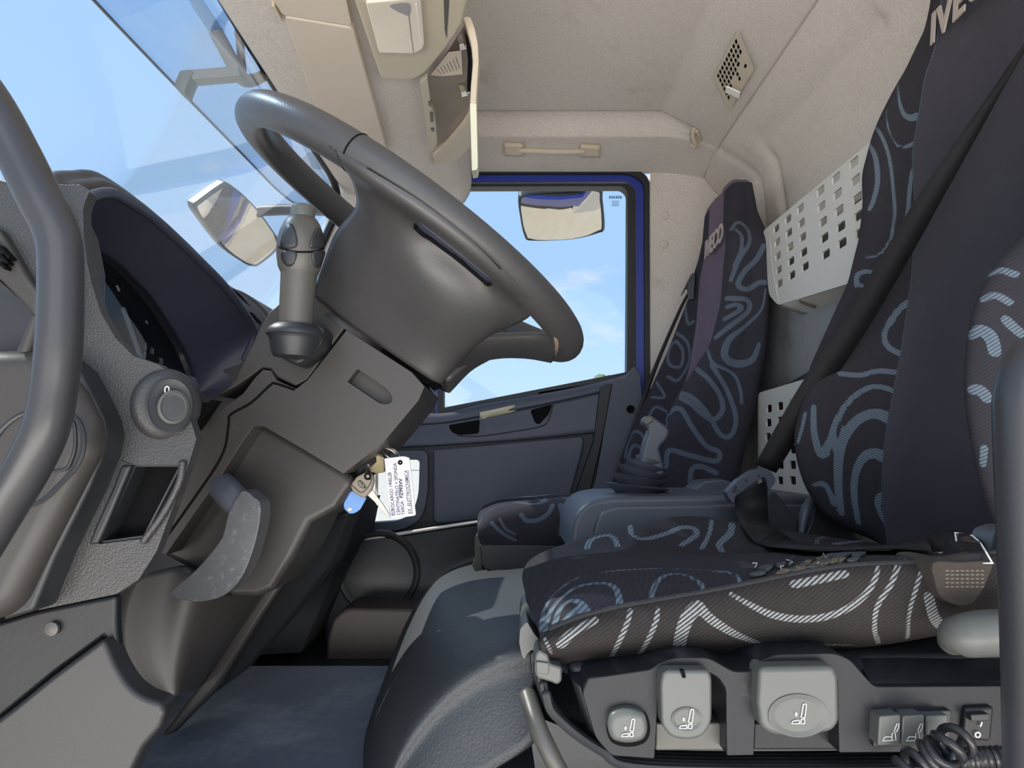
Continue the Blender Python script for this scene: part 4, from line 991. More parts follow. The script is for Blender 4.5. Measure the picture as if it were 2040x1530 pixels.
# slide catches on the front corner
ext('front_catch', rnd([(1040, 1206), (1050, 1199), (1060, 1222), (1048, 1232), (1036, 1246), (1036, 1226)], 4), 0.80, 0.85, BTN, ds, bevel=0.004)
ext('front_catch', rnd([(1036, 1252), (1050, 1238), (1064, 1262), (1076, 1276), (1075, 1300), (1060, 1294), (1048, 1306), (1048, 1314), (1040, 1310), (1034, 1280)], 5), 0.74, 0.79, BTN, ds, bevel=0.006)
ext('front_catch', rnd([(1066, 1304), (1074, 1294), (1092, 1304), (1096, 1322), (1120, 1330), (1120, 1358), (1110, 1366), (1098, 1360), (1070, 1352), (1064, 1336)], 6), 0.70, 0.75, BTN, ds, bevel=0.006)
ext('catch_insert', rnd([(1068, 1318), (1093, 1321), (1093, 1344), (1070, 1342)], 3), 0.697, 0.71, BTN, ds, bevel=0.002)
# folds of the suspension bellows
for k in range(5):
    pts = [(1064 + 6 * k, 1302 + 20 * k), (1068 + 7 * k, 1340 + 18 * k), (1085 + 8 * k, 1380 + 14 * k), (1115 + 9 * k, 1425 + 10 * k), (1170 + 8 * k, 1470 + 7 * k), (1260, 1498 + 7 * k), (1500, 1506 + 7 * k), (2040, 1500 + 8 * k)]
    tube('bellows_fold', crm([P(a, b, .70 + .012 * (4 - k)) for a, b in pts], 6), 0.0046, PLASD, ds, n=8)
tube('front_bar', crm([P(1052, 1386, .73), P(1058, 1405, .72), P(1072, 1450, .70), P(1095, 1500, .69), P(1118, 1545, .69)], 6), 0.0085, STALKG, ds, n=14)

# ---- belt, buckle
bl = [(2046, 80, .80), (2027, 106, .82), (1930, 245, .90), (1837, 378, .97), (1755, 513, 1.04), (1672, 650, 1.11), (1590, 775, 1.17), (1504, 925, 1.225)]
br = [(2050, 86, .79), (2036, 108, .81), (1965, 238, .89), (1887, 378, .96), (1812, 513, 1.03), (1731, 650, 1.10), (1652, 772, 1.165), (1546, 942, 1.225)]
sb = thing('seat_belt', 'black seat belt running diagonally across the driver backrest to its buckle', 'seat belt', P(1500, 1100, 1.15))
surf('shoulder_strap', [[P(*q) for q in bl], [P(*q) for q in br]], BELT, sb, nu=3, nv=8, linu=True, solid=0.0016, off=0)
ll = [(1464, 989, 1.215), (1466, 1020, 1.21), (1477, 1056, 1.185), (1500, 1086, 1.13), (1524, 1097, 1.09), (1560, 1103, 1.04), (1630, 1109, .95), (1765, 1106, .86), (1858, 1113, .80)]
lr = [(1527, 956, 1.215), (1530, 1010, 1.21), (1532, 1040, 1.195), (1543, 1060, 1.17), (1562, 1074, 1.14), (1596, 1092, 1.06), (1690, 1098, .98), (1772, 1097, .90), (1846, 1068, .84)]
def up_(l, d): return [P(a, b, y) + Vector((0, 0, d)) for a, b, y in l]
def onto(a, b, y):
    h = drape([(a, b)], TB, .007)
    return h[0][0] if h and h[0][0].y < y + .2 else P(a, b, y)
lpl = lambda l: [P(*q) for q in l[:2]] + [onto(*q) for q in l[2:]]
surf('lap_strap', [lpl(ll), lpl(lr)], BELT, sb, nu=3, nv=8, linu=True, solid=0.0016, off=0)
ext('belt_tongue', rnd([(1447, 981), (1471, 956), (1499, 938), (1523, 932), (1533, 936), (1545, 952), (1544, 963), (1531, 978), (1527, 957), (1522, 949), (1466, 986), (1462, 1005), (1450, 990)], 4), 1.205, 1.228, CONM, sb, bevel=0.004)
for a, b, r in ((1486, 957, .0022), (1464, 971, .003), (1462, 978, .003), (1469, 977, .0016), (1511, 948, .002)):
    lathe('tongue_stud', [(r, 0.001), (r, -0.0012), (0.0004, -0.0014)], P(a, b, 1.205), (0, 1, 0), PLASD, sb, n=12)
ext('buckle_stalk', rnd([(1528, 990), (1540, 980), (1548, 983), (1575, 1018), (1602, 1056), (1590, 1072), (1530, 1064)], 3), 1.23, 1.25, PLASD, sb, bevel=0.004)
# twisted end of the lap strap tucked into a cloth sleeve at the rear corner
rows = [[P(a, b, y) for a, b, y in r] for r in (
    [(1775, 1103, .86), (1820, 1106, .82), (1858, 1113, .79), (1872, 1118, .76), (1900, 1118, .74)],
    [(1776, 1099, .86), (1822, 1088, .83), (1862, 1084, .81), (1898, 1086, .77), (1930, 1100, .735)],
    [(1778, 1096, .87), (1828, 1072, .86), (1880, 1058, .85), (1925, 1061, .80), (1962, 1088, .745)])]
surf('strap_twist', rows, BELT, sb, nu=6, nv=8, solid=0.0016, off=0)
GLOSS = pbr('glossy_black_flap', (40, 38, 40), 0.18, var=(30, 0.2))
rows = [[P(a, b, y) for a, b, y in r] for r in (
    [(1860, 1121, .70), (1900, 1121, .695), (1940, 1121, .69), (1974, 1121, .69)],
    [(1856, 1108, .71), (1893, 1104, .705), (1932, 1098, .70), (1969, 1100, .695)],
    [(1857, 1104, .73), (1882, 1102, .73), (1908, 1085, .73), (1960, 1080, .71)],
    [(1858, 1103, .745), (1878, 1101, .745), (1903, 1075, .745), (1935, 1066, .73)],
    [(1858, 1103, .75), (1876, 1100, .755), (1900, 1062, .76), (1912, 1062, .76)])]
surf('glossy_flap', rows, GLOSS, sb, nu=5, nv=6, solid=0.0015, off=0)
wh = [(1858, 1104, .743), (1864, 1103, .743), (1880, 1100, .743), (1895, 1095, .74), (1907, 1085, .735), (1903, 1078, .74), (1902, 1072, .745), (1900, 1061, .755), (1915, 1062, .755), (1935, 1067, .727), (1950, 1080, .715), (1962, 1100, .69), (1974, 1121, .685)]
tube('torn_edge', [P(*q) - Vector((0, .002, 0)) for q in wh], 0.0008, WHITEM, sb, n=6)
tube('torn_edge', [P(*q) - Vector((0, .003, 0)) for q in ((1858, 1104, .74), (1862, 1112, .71), (1866, 1121, .70), (1900, 1121, .693), (1940, 1121, .688), (1974, 1121, .687))], 0.0007, WHITEM, sb, n=6)
SLEEVE = pbr('stitched_sleeve_cloth', (72, 64, 58), 0.9, bump=('weave', 500, 0.8, 0.002), var=(200, 0.3))
slv = ext('belt_sleeve', spl([(1860, 1121), (1915, 1120), (1975, 1120), (1970, 1150), (1955, 1182), (1935, 1204), (1905, 1206), (1875, 1190), (1863, 1160)], 4, True), 0.684, 0.75, SLEEVE, sb, bevel=0.014, seg=4)
SB = bvh([slv])
STI = pbr('pale_stitching', (150, 140, 126), 0.8)
for k in range(5):
    for j in range(8):
        x = 1884 + 10 * j; y = 1137 + 8 * k
        if drape([(x, y), (x + 5, y)], SB): tube('stitch', [p for p, _ in drape([(x, y), (x + 2.5, y - 0.5), (x + 5, y)], SB, 0.0004)], 0.00045, STI, slv, n=4)

tube('side_cover', crm([P(1632, 984, 1.23), P(1616, 1000, 1.225), P(1603, 1025, 1.22), P(1597, 1060, 1.215)], 6), [.004, .009, .009, .005], CONM, ds, n=12)
ext('side_fold', spl([(1628, 1000), (1650, 1005), (1690, 1040), (1720, 1075), (1612, 1075), (1615, 1040)], 3, True), 1.235, 1.26, PLASD, ds, bevel=0.01)

# ---- passenger seat
ps = thing('passenger_seat', 'dark passenger seat with grey swirl pattern standing by the far door', 'seat', P(1200, 1130, 1.9))
nr = zx([(1478, 300), (1476, 345), (1473, 390), (1456, 440), (1446, 520), (1440, 600), (1420, 680), (1380, 745), (1345, 800), (1326, 860), (1316, 960), (1312, 1010)], 1.70)
sm = zx([(1470, 330), (1466, 440), (1455, 600), (1440, 700), (1410, 800), (1392, 880), (1380, 1000)], 1.74)
far = zx([(1396, 340), (1395, 390), (1394, 440), (1388, 520), (1376, 590), (1335, 700), (1290, 800), (1250, 900), (1236, 1000)], 2.09)
rearx = zx([(1516, 340), (1526, 400), (1532, 470), (1534, 560), (1526, 700), (1508, 800), (1482, 900), (1460, 1000)], 1.72)
zz = [CAM.z + v for v in np.linspace(-0.10, 0.672, 34)]
Yn = ([CAM.z - .2, CAM.z + .50, CAM.z + .60, CAM.z + .8], [1.685, 1.69, 1.76, 1.78]); Yf = ([CAM.z - .2, CAM.z + .50, CAM.z + .60, CAM.z + .8], [2.15, 2.14, 2.06, 2.04])
FABP = fabric('patterned_passenger_fabric', (48, 47, 56), (82, 92, 106), hatch=3000, htilt=0.75, hatchmin=0.8)
FABPC = pbr('plain_passenger_fabric', (112, 98, 114), 0.9, bump=('weave', 900, 0.4, 0.001), var=(40, 0.12), spec=0.25)
pback, ppanel = seat_back(ps, zz, nr, sm, far, rearx, Yn, Yf, (FABP, FABPC), nv=18, nu=4, bw=0.09)
K2 = lambda p: cc_(p, 1150, 320, 2.185)
pattern(pback, [(K2(p), w) for p, w in (
    ([(668, 300), (700, 268), (742, 300), (748, 360), (705, 430), (668, 520)], .012), ([(690, 300), (716, 330), (712, 390), (682, 460)], .010), ([(812, 370), (780, 430), (730, 480), (700, 540), (740, 560), (790, 532), (820, 530)], .015),
    ([(650, 600), (700, 600), (745, 612), (740, 660), (665, 720), (600, 770)], .014), ([(640, 690), (690, 662), (718, 640), (690, 627), (652, 637)], .012), ([(820, 560), (800, 650), (720, 730), (660, 780), (642, 850), (690, 884), (760, 868), (792, 800)], [.006, .010, .020, .022, .012]),
    ([(565, 820), (592, 880), (680, 930), (710, 1000), (716, 1060)], .009), ([(510, 900), (570, 950), (620, 1020), (632, 1088), (590, 1128), (540, 1100), (500, 1062), (450, 1032)], .014), ([(455, 1012), (500, 1030), (560, 1090), (620, 1188), (668, 1198), (690, 1120), (652, 1000), (585, 890)], .013),
    ([(375, 1200), (402, 1100), (450, 1082), (500, 1160), (560, 1240), (618, 1270), (600, 1308), (480, 1280), (400, 1262), (386, 1330)], .014), ([(490, 1400), (500, 1342), (540, 1332), (606, 1360)], .014),
    ([(432, 785), (460, 830), (450, 895), (405, 890), (394, 850), (412, 800), (432, 785)], .012), ([(425, 745), (478, 790), (488, 870), (440, 955), (395, 940)], .012), ([(345, 965), (380, 1028), (325, 1030)], .010), ([(312, 1110), (342, 1072), (388, 1092)], .010),
    ([(206, 1290), (232, 1192), (270, 1182), (292, 1212)], .011), ([(216, 1320), (242, 1242), (282, 1252)], .011), ([(470, 640), (482, 708), (508, 700)], .012))])
# head rest cheek seam and lettering
PPB = bvh([ppanel, pback])
q0, n0 = drape([(1406, 516)], PPB, 0.004)[0]
text('lettering', 'IVECO', 0.066, q0, Vector((-0.02, -1, 0)), Vector((0.05, 0, 1)), LETM, ps, 0.0012, shear=0.12, bold=0.0022, space=1.0)
pc = [(1.66, [(958, 1086), (1000, 1086), (1060, 1086), (1140, 1088), (1240, 1088), (1330, 1090)]),
      (1.645, [(952, 1066), (1000, 1054), (1060, 1048), (1140, 1046), (1240, 1046), (1330, 1046)]),
      (1.66, [(951, 1048), (990, 1022), (1060, 1008), (1140, 1000), (1240, 996), (1330, 994)]),
      (1.72, [(951, 1034), (985, 1008), (1060, 996), (1140, 988), (1240, 984), (1330, 982)]),
      (1.80, [(953, 1026), (990, 1008), (1060, 1000), (1140, 996), (1220, 992), (1310, 990)]),
      (2.00, [(958, 1014), (995, 1000), (1050, 994), (1110, 990), (1190, 988), (1280, 986)]),
      (2.08, [(966, 1006), (1000, 994), (1060, 988), (1110, 984), (1180, 982), (1270, 980)]),
      (2.14, [(975, 1012), (1005, 1002), (1060, 998), (1110, 996), (1180, 994), (1270, 992)]),
      (2.14, [(975, 1050), (1005, 1050), (1060, 1050), (1110, 1050), (1180, 1050), (1270, 1050)])]
pcu = surf('cushion', [[P(a, b, Y) for a, b in r] for Y, r in pc], FABP, ps, nu=14, nv=16, ang=80)
K5 = lambda p: cc_(p, 650, 700, 2.55)
pattern(pcu, [(K5(p), w) for p, w in (
    ([(775, 880), (800, 830), (870, 790), (960, 770), (1060, 760)], .005), ([(990, 830), (1020, 860), (1080, 855), (1130, 820), (1150, 780)], .012), ([(840, 870), (890, 920), (960, 960)], .010), ([(880, 850), (910, 900), (960, 930)], .007),
    ([(1190, 780), (1200, 850), (1190, 930)], .014), ([(960, 765), (1040, 775), (1100, 765), (1060, 742), (990, 738)], .010), ([(1120, 760), (1110, 742), (1170, 736), (1240, 750)], .010))])
ext('seat_base', rnd([(954, 1084), (1335, 1088), (1335, 1150), (975, 1140), (960, 1128)], 6), 1.66, 2.12, PLASD, ps, bevel=0.012)
ext('slide_handle', rnd([(946, 1070), (956, 1060), (960, 1130), (972, 1144), (950, 1146), (940, 1126), (946, 1112)], 4), 1.72, 1.9, STALKG, ps, bevel=0.006)
ext('belt_guide', rnd([(1358, 590), (1368, 566), (1380, 542), (1384, 548), (1382, 596), (1374, 596), (1372, 572), (1362, 578)], 4), 2.07, 2.09, CONM, ps, bevel=0.004)
pb = thing('seat_belt', 'thin dark belt strap hanging edge on beside the passenger seat', 'seat belt', P(1260, 960, 2.17))
surf('belt_strap', [[P(a, b, 2.15) for a, b in ((1374, 575), (1350, 620), (1300, 735), (1262, 840), (1215, 975))], [P(a, b, 2.15) for a, b in ((1378, 578), (1355, 624), (1306, 742), (1272, 850), (1240, 975))]], BELT, pb, nu=2, nv=6, linu=True, solid=0.002, off=0)
# ================================================================== overhead shelf: visors, reading lamp, locker
ZV = CAM.z + 0.790
ZF = ((0, 0, 0), (1, 0, 0), (0, 1, 0), (0, 0, 1))
def xy(px, z): return [(lambda q: (q.x, q.y))(PZ(a, b, z - CAM.z)) for a, b in px]
def slab(name, px, z0, z1, mat, parent=None, holes=(), **kw):
    return prism(name, [xy(px, z0)] + [xy(h, z0) for h in holes], ZF, z0, z1, mat, parent, **kw)
v1 = slab('sun_visor', rnd([(400, -420), (548, 8), (562, 30), (701, 52), (690, 0), (640, -420)], [4, 3, 6, 8, 0, 4]), ZV, ZV + .02, VISORC, bevel=0.004)
props(v1, 'smooth beige sun visor panel folded up above the windscreen, nearer of two', 'sun visor', 'sun visors over the windscreen')
v2 = slab('sun_visor', rnd([(566, 34), (704, 57), (772, 300), (655, 292)], [8, 12, 6, 10]), ZV, ZV + .02, VISORC, bevel=0.004)
props(v2, 'smooth beige sun visor panel folded up above the steering wheel, farther of two', 'sun visor', 'sun visors over the windscreen')
slab('visor_clip', rnd([(541, 12), (547, 14), (563, 44), (558, 46)], 1), ZV - .004, ZV + .01, BEIGE, v1, bevel=0.001)
q = drape([(577, 143)], [bpy.data.objects['trim_1']])
if q: lathe('clip_socket', [(.010, .003), (.010, -.002), (.007, -.002), (.002, .003)], q[0][0], (0, 0, 1), PLASD, bpy.data.objects['trim_1'], n=14)
lamp = thing('overhead_lamp_console', 'grey green overhead console with clear reading lamp lens and locker opening', 'overhead console', PZ(800, 120, .80))
hz = CAM.z + 0.772
slab('console_housing', rnd([(640, -300), (704, 0), (758, 158), (822, 162), (848, 148), (888, 100), (922, 50), (934, 0), (930, -300)], [0, 4, 8, 14, 14, 10, 8, 8, 0], 5), hz, hz + .06, GREYGREEN, lamp, bevel=0.010, seg=4)
slab('lens_frame', rnd([(724, 3), (842, -6), (850, 98), (829, 112), (752, 110)], [4, 4, 12, 14, 5]), hz - .002, hz + .006, GREYGREEN, lamp, bevel=0.001)
LENS = pbr('clear_lens', (226, 218, 204), 0.12, var=(30, 0.05))
ln = slab('lamp_lens', rnd([(728, 6), (838, -4), (846, 96), (827, 108), (754, 106)], [4, 6, 14, 14, 4]), hz - .012, hz, LENS, lamp, bevel=0.006, seg=4)
LB = bvh([ln])
decal('lamp_reflector', spl([(731, 12), (775, 7), (776, 30), (760, 42), (746, 58), (741, 58)], 3, True), LB, pbr('lamp_bulb_shade', (150, 150, 152), 0.3), ln, lift=.0006)
decal('lamp_reflector', spl([(782, 8), (816, 6), (816, 30), (800, 26), (778, 14)], 3, True), LB, bpy.data.materials['lamp_bulb_shade'], ln, lift=.0006)
seam('lens_line', [(812, 8), (818, 60), (824, 104)], LB, .0007, STALKG, ln)
seam('lens_line', [(829, 8), (836, 60), (840, 96)], LB, .0012, WHITEM, ln)
slab('console_step', rnd([(884, 0), (895, 0), (890, 78), (886, 60)], 2), hz - .001, hz + .01, STALKG, lamp)
lk = thing('overhead_locker', 'open beige overhead locker with hanging flap and metal hinges', 'locker', PZ(900, 200, .78))
lz = CAM.z + 0.775
slab('locker_bezel', rnd([(836, 166), (851, 156), (858, 205), (858, 212), (865, 226), (868, 246), (871, 286), (860, 304), (856, 298), (846, 225)], 2), lz, lz + .012, GREYGREEN, lk, bevel=0.002)
for a, b in (((853, 203), (859, 212)), ((856, 224), (863, 243)), ((858, 256), (865, 262))):
    slab('bezel_notch', [(a[0], a[1]), (b[0], a[1]), (b[0], b[1]), (a[0] + 2, b[1])], lz - .002, lz + .003, STALKG, lk)
TRAYM = pbr('brown_grey_tray', (128, 114, 100), 0.45, var=(8, 0.08))
def pz(l, z): return [PZ(a, b, z) for a, b in l]
rows = [pz(r, z) for r, z in (
    ([(848, 163), (885, 112), (924, 52)], .806), ([(856, 195), (890, 165), (934, 118)], .812), ([(862, 218), (898, 192), (938, 182)], .814),
    ([(866, 255), (900, 235), (938, 205)], .812), ([(868, 292), (893, 272), (936, 218)], .806))]
surf('locker_tray', rows, TRAYM, lk, nu=5, nv=5, ang=80)
rows = [pz(r, z) for r, z in (
    ([(862, 304), (888, 275), (922, 235), (938, 205)], .812), ([(862, 309), (893, 281), (927, 240), (944, 204)], .797),
    ([(864, 320), (898, 300), (932, 262), (950, 228)], .800), ([(862, 330), (902, 322), (930, 300), (950, 270)], .814))]
surf('locker_lip', rows, BEIGE, lk, nu=5, nv=5, ang=80)
fl_ = [(921, 34), (930, 31), (938, 34), (946, 56), (952, 85), (954, 120), (951, 165), (949, 205), (936, 205), (938, 170), (942, 120), (938, 85), (931, 60)]
ext('flap', fl_, 1.30, 1.34, BEIGE, lk, bevel=0.003)
ext('flap_edge', rnd([(936, 205), (949, 205), (952, 330), (950, 338), (940, 340)], 2), 1.30, 1.34, pbr('cream_edge', (222, 222, 200), 0.5), lk, bevel=0.002)
ext('flap_seal', [(924, 42), (930, 46), (938, 88), (940, 120), (936, 172), (930, 172), (932, 120), (928, 80)], 1.325, 1.345, BLACK, lk)
for px, py, hy in ((921, 80, 1.36), (925, 175, 1.50)):
    h = ext('hinge', rnd([(px - 14, py - 8), (px + 8, py - 10), (px + 9, py + 6), (px - 6, py + 10)], 2), hy, hy + .02, CHROME, lk, bevel=0.002)
    tube('hinge_pin', [P(px + 6, py - 12, hy - .01), P(px + 7, py, hy - .01), P(px + 8, py + 12, hy - .01)], .004, CHROME, h, n=10)
pap = slab('paper_sheet', [(858, 150), (893, 105), (919, 102), (921, 148), (880, 152)], CAM.z + .797, CAM.z + .798, pbr('paper', (226, 214, 196), 0.8, var=(40, .05)))
props(pap, 'pale printed paper sheet lying in the open overhead locker', 'paper')
PB = bvh([pap])
for k in range(7):
    tube('print_line', [p for p, _ in drape([(872 + 6 * k, 138 - 4 * k), (876 + 6 * k, 144 - 3 * k), (880 + 6 * k, 148 - 2 * k)], PB, .0005)], .0006, STALKG, pap, n=4)

# roof grab handle, coat hook, vent grille
CB = bvh([bpy.data.objects['ceiling']])
rh = thing('roof_grab_handle', 'beige grab handle on the headliner above the passenger window', 'handle', P(1100, 300, 2.2))
def dpt(px, py, lift, t=CB):
    return drape([(px, py)], t, lift)[0][0]
def patch_box(name, poly, t, lift, th, mat, parent):
    return decal(name, poly, t, mat, parent, lift=lift, solid=th)
patch_box('mount', rnd([(1004, 281), (1042, 283), (1043, 304), (1005, 302)], 3), CB, .008, .016, BEIGE, rh)
patch_box('mount', rnd([(1156, 284), (1195, 287), (1196, 306), (1156, 304)], 3), CB, .008, .016, BEIGE, rh)
tube('grip_bar', [dpt(1036, 293, .012), dpt(1060, 292, .016), dpt(1100, 293, .018), dpt(1140, 294, .016), dpt(1162, 295, .012)], .0085, BEIGE, rh, n=14)
hk = thing('coat_hook', 'small cream coat hook in the rear corner of the headliner', 'hook', P(1385, 285, 2.1))
tube('hook_arm', [dpt(1384, 254, .004), dpt(1385, 262, .014), dpt(1389, 272, .022), dpt(1392, 281, .018), dpt(1386, 285, .014), dpt(1379, 282, .012)], .006, BEIGE, hk, n=10)
patch_box('hook_base', rnd([(1376, 258), (1391, 256), (1398, 274), (1393, 287), (1377, 286)], 4), CB, .004, .006, BEIGE, hk)
vg = thing('ceiling_vent', 'beige square ventilation grille with small holes and a white slider in the rear headliner', 'vent', P(1470, 140, 1.8))
va, vb_, vc, vd = (drape([p], CB, .006)[0] for p in ((1423, 149), (1472, 53), (1514, 127), (1455, 215)))
vo = va[0]; vx = (vb_[0] - va[0]); vy = (vd[0] - va[0]); lx, ly = vx.length, vy.length
vx.normalize(); vy.normalize(); vn = vx.cross(vy).normalized()
if vn.dot(CAM - vo) < 0: vn = -vn
holes = []
nx, ny = 9, 6
for i in range(nx):
    for j in range(ny):
        if i >= 6 and j >= 3: continue
        if 3 <= i <= 4 and j >= 4: continue
        cx_, cy_ = lx * (0.09 + 0.82 * (i + .5) / nx), ly * (0.06 + 0.76 * (j + .5) / ny)
        hx, hy = lx * .033, ly * .045
        holes.append([(cx_ - hx, cy_ - hy), (cx_ + hx, cy_ - hy), (cx_ + hx, cy_ + hy), (cx_ - hx, cy_ + hy)])
for a in ((.70, .50, .06, .05), (.78, .60, .05, .08), (.84, .52, .035, .05), (.72, .70, .04, .05), (.84, .72, .05, .05)):
    cx_, cy_, hx, hy = lx * a[0], ly * a[1], lx * a[2], ly * a[3]
    holes.append([(cx_ - hx, cy_ - hy * .6), (cx_ + hx * .5, cy_ - hy), (cx_ + hx, cy_ + hy * .5), (cx_ - hx * .4, cy_ + hy)])
holes = holes[:len(holes) - 5] + [holes[-5], holes[-1]]
prism('vent_plate', [rnd([(0, 0), (lx, 0), (lx, ly), (0, ly)], .008)] + holes, (vo, vx, vy, vn), 0.0, 0.002, pbr('vent_beige', (200, 190, 172), 0.5), vg)
prism('vent_backing', [[(.01, .01), (lx - .01, .01), (lx - .01, ly - .01), (.01, ly - .01)]], (vo, vx, vy, vn), -0.003, -0.001, BLACK, vg)
prism('vent_slider', [[(lx * .19, ly * .56), (lx * .27, ly * .48), (lx * .53, ly * .98), (lx * .45, ly * 1.06)]], (vo, vx, vy, vn), 0.008, 0.013, WHITEM, vg, bevel=.001)

# ================================================================== perforated document racks on the rear wall
def rack(name, label, corners, x, cols, rws, sw, sh, bottom):
    r = thing(name, label, 'rack', PX(corners[-1][0], corners[-1][1], x + .04), 'perforated racks on the rear wall')
    fr = ((x, 0, 0), (0, -1, 0), (0, 0, 1), (1, 0, 0))
    def yz(p): q = PX(p[0], p[1], x); return (-q.y, q.z)
    out = [yz(p) for p in corners]
    hs = []
    for (c, d) in cols:
        for q in d:
            a, b = yz((c, q) if not isinstance(q, tuple) else q)
            hs.append(rnd([(a - sw, b - sh), (a + sw, b - sh), (a + sw, b + sh), (a - sw, b + sh)], sh * .5, 2))
    prism('rack_front', [rnd(out, .015)] + hs, fr, 0, 0.004, RACK, r, ang=30)
    return r, fr, yz
K1p = lambda p: (1200 + p[0] / 2.353, p[1] / 2.353)
cols = [(0, [K1p(p) for p in c]) for c in (
    [(815, 1072), (820, 1135), (823, 1200), (827, 1265), (830, 1330)], [(870, 1028), (874, 1092), (880, 1158), (884, 1225), (888, 1290)], [(928, 978), (933, 1046), (938, 1113), (943, 1183), (950, 1250)],
    [(1022, 896), (1027, 968), (1034, 1040), (1040, 1115), (1047, 1192)], [(1095, 835), (1102, 910), (1110, 987), (1117, 1063), (1123, 1140)], [(1178, 764), (1186, 845), (1194, 930), (1202, 1010), (1208, 1090)])]
XK = 0.60
r1, fr, yz = rack('document_rack', 'light grey perforated pocket rack high on the rear wall between the seats',
    [(1520, 460), (1729, 286), (1736, 280), (1736, 549), (1732, 552), (1550, 608), (1532, 588)], XK, cols, 5, .0180, .0080, None)
# curved underside and closed body of the upper rack
a0, b0 = PX(1552, 604, XK), PX(1736, 549, XK)
rows = []
for t, (dx, dz) in ((0, (0.0, 0.004)), (.3, (.006, -.010)), (.6, (.030, -.020)), (1, (.09, -.030))):
    rows.append([Vector((XK + dx, y, a0.z + dz)) for y in np.linspace(a0.y - .002, 1.205, 8)])
rows.append([Vector((XK + .092, y, a0.z + .02)) for y in np.linspace(a0.y - .002, 1.205, 8)])
surf('rack_bottom', rows, RACK, r1, nu=4, nv=2, solid=.003, ang=80)
rows = [[Vector((XK, a0.y + .045, a0.z + .17)), Vector((XK, a0.y + .03, a0.z + .08)), Vector((XK, a0.y, a0.z + .004))],
        [Vector((XK + .03, a0.y + .052, a0.z + .165)), Vector((XK + .03, a0.y + .036, a0.z + .07)), Vector((XK + .03, a0.y + .004, a0.z - .018))],
        [Vector((XK + .09, a0.y + .05, a0.z + .16)), Vector((XK + .09, a0.y + .036, a0.z + .07)), Vector((XK + .09, a0.y + .004, a0.z - .028))]]
surf('rack_side', rows, RACK, r1, nu=4, nv=4, solid=.003, ang=80)
tube('drain_slot', [P(1594, 600, 1.52), P(1606, 606, 1.515), P(1624, 612, 1.51)], .003, STALKG, r1, n=8)
cols = [(0, [(1532, 814), (1531, 842), (1530, 870), (1530, 898), (1530, 926), (1530, 957)]), (0, [(1554, 809), (1554, 838), (1555, 867), (1555, 897), (1555, 926), (1554, 957)]), (0, [(1579, 803), (1579, 833), (1579, 864), (1579, 895), (1579, 926), (1579, 957)])]
r2, fr, yz = rack('document_rack', 'light grey perforated rack low on the rear wall behind the belt buckle',
    [(1510, 783), (1660, 738), (1698, 727), (1698, 985), (1620, 986), (1510, 990)], .575, cols, 6, .0170, .0085, None)
prism('rack_body', [[(-1.69, CAM.z + .13), (-1.22, CAM.z + .19), (-1.22, CAM.z - .10), (-1.69, CAM.z - .10)]], ((.595, 0, 0), (0, -1, 0), (0, 0, 1), (1, 0, 0)), 0, .058, PLASD, r2)
# dark backing inside the upper rack
prism('rack_back', [[(-1.66, a0.z + .13), (-1.22, a0.z + .13), (-1.22, a0.z), (-1.66, a0.z)]], ((.64, 0, 0), (0, -1, 0), (0, 0, 1), (1, 0, 0)), 0, .004, pbr('rack_inside', (120, 116, 108), .8), r1)
# bare lower rear wall lining
props(prism('trim_5', [[(-2.24, CAM.z + .40), (-.60, CAM.z + .42), (-.60, CAM.z - .42), (-2.24, CAM.z - .42)]], ((.655, 0, 0), (0, -1, 0), (0, 0, 1), (1, 0, 0)), 0, .03, pbr('pale_grey_wall_lining', (150, 152, 154), .6, var=(7, .2), dust=(12, .5, (96, 98, 104), .5), bump=('noise', 30, .5, .004))), kind='structure')

# ================================================================== outside: tinted visor, its bracket, mirrors
SV = bpy.data.materials.new('smoked_visor'); SV.use_nodes = True
n, l = SV.node_tree.nodes, SV.node_tree.links; n.clear()
o_ = n.new('ShaderNodeOutputMaterial'); m1 = n.new('ShaderNodeMixShader'); m1.inputs[0].default_value = .24
tr = n.new('ShaderNodeBsdfTransparent'); tr.inputs[0].default_value = L((206, 220, 232)); df = n.new('ShaderNodeBsdfTranslucent'); df.inputs[0].default_value = L((176, 190, 206))
l.new(tr.outputs[0], m1.inputs[1]); l.new(df.outputs[0], m1.inputs[2]); l.new(m1.outputs[0], o_.inputs[0])
ev = thing('outside_visor', 'smoked translucent sun visor outside the top of the windscreen', 'visor', W(-.7, 1.3, .80))
edge_ = [W(-.735, .35, .795), W(-.74, .9, .795), W(-.738, 1.35, .795), W(-.728, 1.9, .80), P(560, 385, 2.24), P(605, 408, 2.32), P(690, 392, 2.42)]
back_ = [W(-.575, .35, .93), W(-.575, .9, .93), W(-.575, 1.35, .93), W(-.57, 1.9, .93), W(-.58, 2.2, .92), W(-.56, 2.26, .90), W(-.52, 2.36, .88)]
mid_ = [a.lerp(b, .5) + Vector((-.02, 0, .02)) for a, b in zip(edge_, back_)]
surf('visor_sheet', [edge_, mid_, back_], SV, ev, nu=6, nv=6, solid=.003)
tube('visor_edge', crm(edge_, 6), .003, pbr('visor_rim', (120, 116, 112), .5), ev, n=8)
vbk = thing('visor_bracket', 'rusty white tubular bracket outside the windscreen holding the visor', 'bracket', P(470, 160, 1.62))
WP = pbr('chalky_white_paint', (142, 130, 120), .7, var=(14, .15), dust=(10, .56, (150, 112, 84), .6))
tube('bracket_tube', crm([P(340, -110, 1.5), P(384, -12, 1.5), P(425, 55, 1.5), P(462, 122, 1.5), P(482, 156, 1.52), P(503, 160, 1.55), P(530, 148, 1.60)], 6), [.0125, .0145, .0155, .0145, .012], WP, vbk, n=16)
